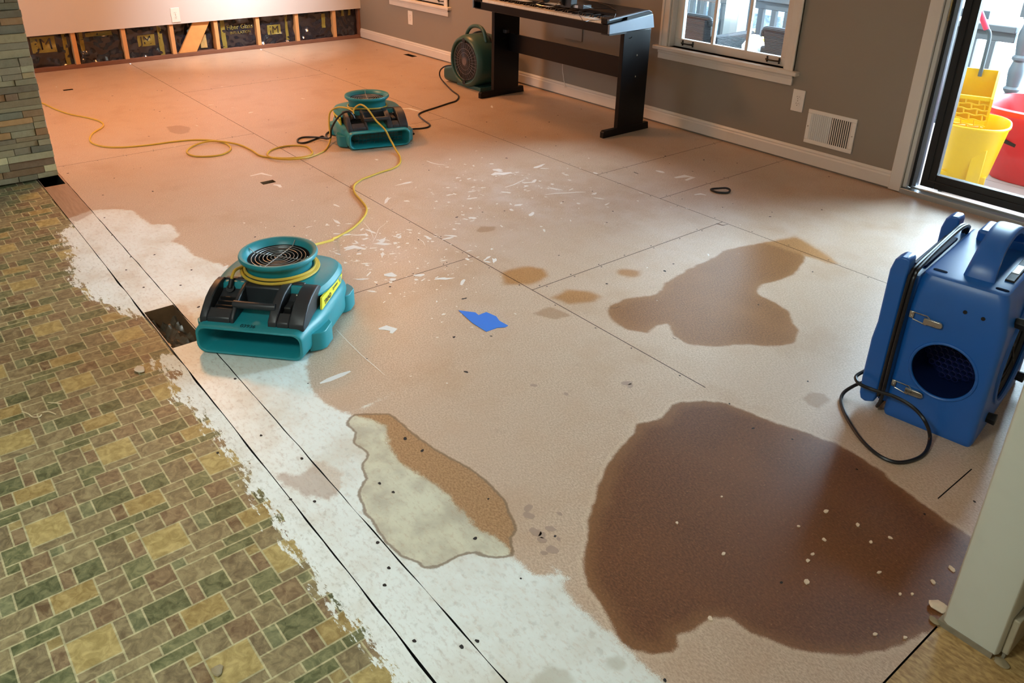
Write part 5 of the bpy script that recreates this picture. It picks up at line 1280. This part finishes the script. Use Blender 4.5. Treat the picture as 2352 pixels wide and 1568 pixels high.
rt = thing('red_tub', 'red plastic tub with a black corner mark behind the yellow mop bucket', 'tub', (-1.62, 5.68, ZD))
b = MB(); b.loft([ov(0.0, 0.30, 0.22, 40, 4), ov(0.01, 0.31, 0.23, 40, 4), ov(0.40, 0.42, 0.31, 40, 4), ov(0.42, 0.44, 0.33, 40, 4), ov(0.45, 0.44, 0.33, 40, 4), ov(0.455, 0.41, 0.30, 40, 4), ov(0.42, 0.40, 0.29, 40, 4), ov(0.05, 0.30, 0.22, 40, 4)], 0)
b.build('shell', [RED], rt)
b = MB()
def face(x, z): return (x, -0.215-0.09*(z/0.40)-0.006, z)
b.add([face(-0.24, 0.255), face(-0.105, 0.225), face(-0.10, 0.315), face(-0.118, 0.315), face(-0.122, 0.25), face(-0.24, 0.283)], [(0, 1, 4, 5), (1, 2, 3, 4)])
b.build('black_mark', [SLOTD], rt)

# wicker chairs, white porch post and yard things seen through the window
WICKER = NT('dark_wicker'); _w = WICKER.n.new('ShaderNodeTexWave'); _w.inputs['Scale'].default_value = 28; _w.inputs['Distortion'].default_value = 1.5; _w.bands_direction = 'Z'
WICKER.l.new(WICKER.co(), _w.inputs['Vector']); _cc = WICKER.mix(_w.outputs['Fac'], C(6, 7, 11), C(30, 32, 42)); WICKER.bump(_w.outputs['Fac'], 0.6, 0.006); WICKER = WICKER.out(_cc, 0.6)
def chair(label, loc, rz):
    r = thing('wicker_chair', label, 'chair', (loc[0], loc[1], ZD), RAD(rz), 'wicker chairs on the porch')
    b = MB(); back = [(-0.27, 0.0), (-0.24, 0.03), (0.24, 0.03), (0.27, 0.0), (0.24, -0.035), (-0.24, -0.035)]
    b.loft([[(x*k, y-0.12*(z-0.4)/0.5, z) for x, y in back] for x_, k, z in ((0, 0.9, 0.30), (0, 0.96, 0.55), (0, 1.0, 0.66), (0, 0.98, 0.70))], 0, smooth=True); b.build('backrest', [WICKER], r)
    MB().tube(spline([(-0.27, -0.065, 0.66), (-0.26, -0.07, 0.70), (-0.2, -0.075, 0.715), (0.2, -0.075, 0.715), (0.26, -0.07, 0.70), (0.27, -0.065, 0.66)], 4), 0.022, 10).build('top_roll', [WICKER], r)
    MB().box((-0.26, -0.02, 0.33), (0.26, 0.50, 0.41)).build('seat', [WICKER], r, bevel=0.02)
    for s_ in (-1, 1): MB().box((s_*0.28-0.035, -0.03, 0.02), (s_*0.28+0.035, 0.48, 0.58)).build('arm_panel', [WICKER], r, bevel=0.015)
    for s_ in (-1, 1):
        for yy in (0.0, 0.45): MB().cyl((s_*0.27, yy, 0.0), (s_*0.27, yy, 0.05), 0.02, n=10).build('leg', [BLACKP], r)
    return r
chair('dark wicker porch chair seen through the left pane of the window', (-4.36, 5.42), 0)
chair('dark wicker porch chair seen through the right pane of the window', (-3.30, 5.36), -4)
tag(MB().prism([(-.07, -.07), (.07, -.07), (.07, .07), (-.07, .07)], ZD, 2.6).build('porch_column', [PORCHW], loc=(-4.375, 6.06, 0), bevel=0.006), 'thick white porch column seen through the middle pane of the window', 'column')
b = thing('porch_table', 'pale porch table beside the wicker chair outside the window', 'table', (-3.83, 5.45, ZD))
MB().box((-0.185, -0.06, 0.47), (0.185, 0.06, 0.49)).build('table_top', [PORCHW], b, bevel=0.004)
for sx in (-0.15, 0.15): MB().box((sx-.02, -.02, 0), (sx+.02, .02, 0.47)).build('leg', [RAIL], b)
q = MB(); q.loft([rrect(-0.11, 0.11, -0.07, 0.07, 0.03, 3, 0.0, 'xy'), rrect(-0.12, 0.12, -0.08, 0.08, 0.04, 3, 0.10, 'xy'), rrect(-0.08, 0.08, -0.03, 0.03, 0.02, 3, 0.19, 'xy'), rrect(-0.04, 0.04, -0.012, 0.012, 0.01, 3, 0.24, 'xy')], 0)
bag = q.build('white_bag', [PAPER], loc=(-3.735, 5.45, ZD+0.49)); bag.scale = (0.72, 0.72, 0.6); tag(bag, 'white paper bag on the pale porch table outside the window', 'bag')
rr_ = thing('porch_railing', 'blue grey porch railing running outside behind the wicker chairs', 'railing', (-4.6, 6.6, ZD))
MB().box((-1.9, -0.05, 0.80), (2.05, 0.05, 0.86)).build('top_rail', [RAIL], rr_, bevel=0.004); MB().box((-1.9, -0.03, 0.10), (2.05, 0.03, 0.14)).build('bottom_rail', [RAIL], rr_)
for k in range(28): MB().box((-1.88+k*0.14, -0.02, 0.14), (-1.88+k*0.14+0.042, 0.02, 0.80)).build('baluster', [RAIL], rr_)
hg = NT('clipped_hedge'); hg.bump(hg.noise(14, 6), 0.8, 0.05); HEDGE = hg.out(hg.mix(hg.ss(hg.noise(9, 6, rough=0.7), 0.35, 0.7), C(70, 92, 112), C(150, 168, 184)), 0.85)
b = MB(); b.box((-4.0, -0.4, 0), (4.0, 0.5, 1.1)); o = b.build('hedge', [HEDGE], loc=(-8.9, 9.2, -1.0)); tag(o, 'blue grey hedge beyond the porch seen through the window', 'hedge')
tag(MB().box((-0.3, -0.3, 0), (0.35, 0.3, 0.55)).build('yellow_crate', [YPLAST], loc=(-5.1, 7.6, -1.0+0.55), bevel=0.02), 'yellow plastic crate out in the yard seen through the right pane', 'crate')
